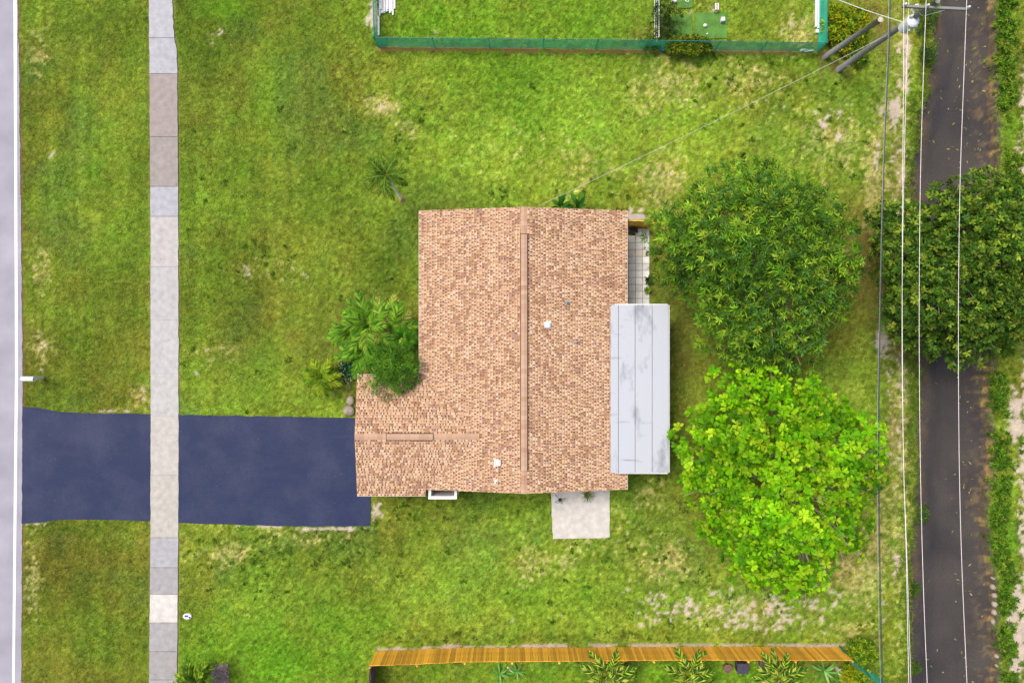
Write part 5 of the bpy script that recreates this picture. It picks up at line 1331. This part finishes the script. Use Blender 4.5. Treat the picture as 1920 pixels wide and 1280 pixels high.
# white posts stacked by the netting fence
GW_ = 'white posts piled beside the netting fence'
for k in range(10):
    px = 712.5 + k * 3.1; ye = [31, 27, 25.5, 26, 24, 22, 26, 25, 30, 18][k]
    x, y0_, _ = G(px, ye); _, y1_, _ = G(px, -100 - random.uniform(0, 20))
    zz = .05 + .02 * random.random()
    m_ = MB().box((x, (y0_ + y1_) / 2, zz), (.078, y1_ - y0_, .08), R(random.uniform(-.25, .25)), col=random.choice([(1, 1, 1), (.95, .93, .92), (.82, .87, 1.0)]))
    tag(m_.obj('white_post', M['white'], loc=(x, y0_, 0)), {0: 'leftmost white post of the pile, touching the netting fence', 8: 'white post of the pile that sticks out furthest on the right side', 9: 'rightmost and shortest reaching white post of the pile'}.get(k, 'long white post lying in the pile beside the netting fence'), 'post', GW_)
for k in range(4):
    px = 716 + k * 6.2; x, y0_, _ = G(px, 20 + k % 2 * 4); _, y1_, _ = G(px, -110)
    m_ = MB().box((x, (y0_ + y1_) / 2, .135), (.078, y1_ - y0_, .08), R(random.uniform(-.5, .5)))
    tag(m_.obj('white_post', M['white'], loc=(x, y0_, 0)), 'long white post lying in the pile beside the netting fence', 'post', GW_)
x, y0_, _ = G(710.6, 68); _, y1_, _ = G(710.2, 33)
tag(MB().box((x, (y0_ + y1_) / 2, .06), (.09, y1_ - y0_, .12)).obj('white_board', M['white'], loc=(x, y0_, 0)), 'white board lying at the foot of the left netting fence', 'board')
x, y0_, _ = G(1533.8, 55); _, y1_, _ = G(1533.8, -90)
tag(MB().box((x, (y0_ + y1_) / 2, .07), (.14, y1_ - y0_, .14)).obj('white_board', M['white'], loc=(x, y0_, 0)), 'wider long white board lying by the right netting fence', 'board')
x, y0_, _ = G(1529.3, 52); _, y1_, _ = G(1529.3, -60)
tag(MB().box((x, (y0_ + y1_) / 2, .05), (.09, y1_ - y0_, .1), R(-.3)).obj('white_board', M['white'], loc=(x, y0_, 0)), 'thinner white board lying left of the wider one', 'board')
x, y_, _ = G(1532, 60)
tag(MB().box((x, y_, .06), (.24, .18, .12)).obj('white_block', M['white'], loc=(x, y_, 0)), 'small white block at the end of the long white boards', 'block')

# ground cloths and litter in the upper right yard
for k, (p, lab) in enumerate([(CLOTH1, 'large green ground cloth on the upper yard, under the white box'), (CLOTH2, 'narrow green ground cloth beside the thin dark shrub'), (CLOTH3, 'green ground cloth at the top edge of the photo')]):
    pp = rough_poly(p, 6, 1.0, 8 + k); c = np.mean(pp, 0); x, y, _ = G(*c)
    m_ = MB(); P = [G(*q)[:2] for q in pp]; n = len(P)
    V_ = [(*q, .055 + random.uniform(-.01, .01)) for q in P] + [(x + (q[0] - x) * .5, y + (q[1] - y) * .5, .06 + random.uniform(0, .03)) for q in P] + [(x, y, .07)] + [(*q, .0) for q in P]
    F_ = [(i_, (i_ + 1) % n, n + (i_ + 1) % n, n + i_) for i_ in range(n)] + [(n + i_, n + (i_ + 1) % n, 2 * n) for i_ in range(n)] + [(2 * n + 1 + i_, 2 * n + 1 + (i_ + 1) % n, (i_ + 1) % n, i_) for i_ in range(n)]
    tag(m_.add(V_, F_).obj('ground_cloth', M['cloth'], loc=(x, y, 0)), lab, 'ground cloth')
x, y, _ = G(1352.5, 41); o = empty('white_box', (x, y, .06), 'small square white box on the large green ground cloth', 'box')
MB().box((x, y, .2), (.18, .19, .28), R(4)).obj('carton', M['white'], o); MB().box((x, y, .35), (.2, .21, .03), R(4)).obj('lid', M['white'], o)
x, y, _ = G(1321, 50); tag(MB().lathe((x, y, .06), [(.03, 0), (.08, .02), (.09, .1), (.05, .15)], 10, sx=1.3).obj('white_bag', M['white'], loc=(x, y, .06)), 'small rounded white bag in the middle of the large green cloth', 'bag')
x, y, _ = G(1325, 65); tag(MB().box((x, y, .09), (.10, .05, .05), R(40)).obj('white_scrap', M['white'], loc=(x, y, .06)), 'tiny white scrap near the lower edge of the large green cloth', 'scrap')
x, y, _ = G(1263, 4); tag(MB().lathe((x, y, .02), [(.05, 0), (.13, .04), (.1, .12), (.03, .16)], 9, sx=1.5).obj('white_bag', M['white'], loc=(x, y, .02)), 'white crumpled bag at the top edge above the dark shrub', 'bag')
x, y, _ = G(1287, 4)
tag(MB().tube([(x - .1, y + .15, .1), (x - .05, y - .02, .12), (x + .08, y - .06, .1), (x + .1, y + .06, .1)], .028, 6).obj('white_hose', M['white'], loc=(x, y, .05)), 'short curl of white hose on the topmost green cloth', 'hose')
x, y, _ = G(1340.5, 19); o = empty('pink_chair', (x, y, 0), 'small pink and white slatted stool on the upper yard', 'stool')
for k in range(3): MB().box((x - .07 + .07 * k, y, .42), (.05, .36, .03)).obj('slat', M['pink'] if k == 1 else M['white'], o)
for a in (-1, 1):
    for b in (-1, 1): MB().box((x + a * .08, y + b * .15, .2), (.035, .035, .4)).obj('leg', M['white'], o)
def scrap(name, label, px, py, wpx, hpx, mat, cat):
    x, y, _ = G(px, py); n1_ = 9; V_ = []; F_ = []
    for i_ in range(n1_):
        for j in range(3):
            V_.append((x + (i_ / (n1_ - 1) - .5) * wpx / 34, y + (j / 2 - .5) * hpx / 34 + random.uniform(-.03, .03), .04 + random.uniform(0, .12) + (.05 if j == 1 else 0)))
            if i_ and j: a = 3 * i_ + j; F_.append((a - 4, a - 1, a, a - 3))
    ob = MB().add(V_, F_).obj(name, M[mat], loc=(x, y, 0)); 
    so = ob.modifiers.new('thickness', 'SOLIDIFY'); so.thickness = .012
    return tag(ob, label, cat)
scrap('plastic_sheet', 'crumpled pale blue plastic strip under the vine on the netting fence', 1273, 93, 30, 5, 'skyblue', 'plastic sheet')
scrap('plastic_sheet', 'shorter pale blue plastic strip to the right of the longer one under the vine', 1303, 94.5, 13, 5, 'skyblue', 'plastic sheet')
scrap('plastic_sheet', 'white plastic strip at the foot of the netting fence near its right corner', 1512, 96, 26, 4, 'white', 'plastic sheet')
x, y, _ = G(1242, 96); tag(MB().lathe((x, y, 0), [(.1, 0), (.13, .3), (.11, .32), (.05, .34)], 12).obj('green_bucket', M['teal'], loc=(x, y, 0)), 'small dark green bucket standing outside the netting fence below the shrub', 'bucket')

# potted succulents on the paver path
pt1 = pot('potted_aloe', 'spiky dark potted plant on the edge of the paver path', 1213, 526, .13, .22, 'terracotta', cat='potted plant')
pt2 = pot('potted_succulent', 'round light green potted plant just below the spiky one on the pavers', 1211.5, 545, .13, .2, 'terracotta', cat='potted plant')
al = [paddle_mesh(.36, .09, [(70, 104, 36), (84, 116, 44), (60, 92, 34)], .5, .3, .05)]
ag = [paddle_mesh(.24, .09, [(104, 150, 40), (120, 164, 44)], .8, .5, .05)]
for rt, ms, n_ in ((pt1, al, 12), (pt2, ag, 12)):
    for k in range(n_):
        o = bpy.data.objects.new('leaf_blade', ms[0]); o.parent = rt; o.location = (0, 0, .2); o.rotation_euler = (0, -R(random.uniform(5, 55)), R(k * 137.5)); COL.objects.link(o)
# small weeds in the paver joints
x, y, _ = G(1212, 475)
v, f, c = spray(np.array([[x, y, .05], [x - .1, y + .3, .05], [x + .02, y - .12, .05], [x + .05, y + .1, .05]]), np.tile([0, 0, 1.], (4, 1)), 6, .11, .05, MG, 'ell', (50, 85))
tag(link('joint_weeds', np_mesh('joint_weeds', v, f, c, M['leaf'])), 'few small weeds growing in the paver joints', 'weeds', kind='stuff')
# dark planter box where the first pavers are missing
x, y, _ = G(1186, 432); pl = empty('planter_box', (x, y, 0), 'small dark planter box at the top of the paver path below the yellow gate', 'planter')
MB().box((x, y, .15), (.5, .3, .3)).obj('box', M['brownwood'], pl); MB().box((x, y, .305), (.42, .22, .02)).obj('soil', M['black'], pl)

# black iron ornament and spiky plant on the concrete pad
x, y, _ = G(1050, 936); orn = empty('garden_ornament', (x, y, .06), 'black wrought iron leaf ornament on the concrete pad', 'ornament')
stem = MB().tube([(x - .28, y + .36, .45), (x - .1, y + .14, .4), (x, y, .28), (x, y, .05)], .014, 6).lathe((x, y, .05), [(.1, 0), (.1, .03), (.03, .06)], 12)
stem.obj('stem', M['black'], orn)
for a, L_ in ((195, .30), (25, .30), (-60, .2)):
    a = R(a); dv = Vector((math.cos(a), math.sin(a), .1)); nv = Vector((-math.sin(a), math.cos(a), 0)); c0 = Vector((x, y, .3))
    loop = [c0 + dv * L_ * t + nv * w_ * L_ for t, w_ in ((0, 0), (.3, .22), (.65, .26), (1, 0), (.65, -.26), (.3, -.22), (0, 0))]
    MB().tube(loop, .009, 5).tube([c0, c0 + dv * L_], .007, 5).obj('leaf_loop', M['black'], orn)
pt3 = pot('potted_palm', 'spiky potted plant half under the eave on the concrete pad', 1100, 926, .16, .3, 'terracotta', cat='potted plant')
sp3 = [paddle_mesh(.46, .04, [(120, 140, 60), (90, 110, 50), (170, 170, 100)], .6, .7, .1)]
for k in range(16):
    o = bpy.data.objects.new('leaf_blade', sp3[0]); o.parent = pt3; o.location = (0, 0, .28); o.rotation_euler = (0, -R(random.uniform(0, 45)), R(k * 137.5)); COL.objects.link(o)
# twigs and droppings on walk and drive: tiny leaf litter
n = 120
pxs = np.concatenate([rng.uniform(285, 334, 60), rng.uniform(45, 690, 60)]); pys = np.concatenate([rng.uniform(0, 1280, 60), rng.uniform(785, 970, 60)])
P = np.stack([(pxs - 960) / 34, (640 - pys) / 34, np.full(n, .062)], -1); a = rng.uniform(0, 6.28, n)
v, f, c = leaves(P, np.stack([np.cos(a), np.sin(a), np.zeros(n)], -1), rng.uniform(.03, .09, n), .025, np.concatenate([palcol([(90, 76, 66), (120, 104, 88)], 60), palcol([(150, 140, 120), (120, 110, 90)], 60)]), 'ell', 0, .1)
tag(link('leaf_litter', np_mesh('leaf_litter', v, f, c, M['leaf'])), 'tiny dry leaf bits scattered on the sidewalk and driveway', 'leaves', kind='stuff')
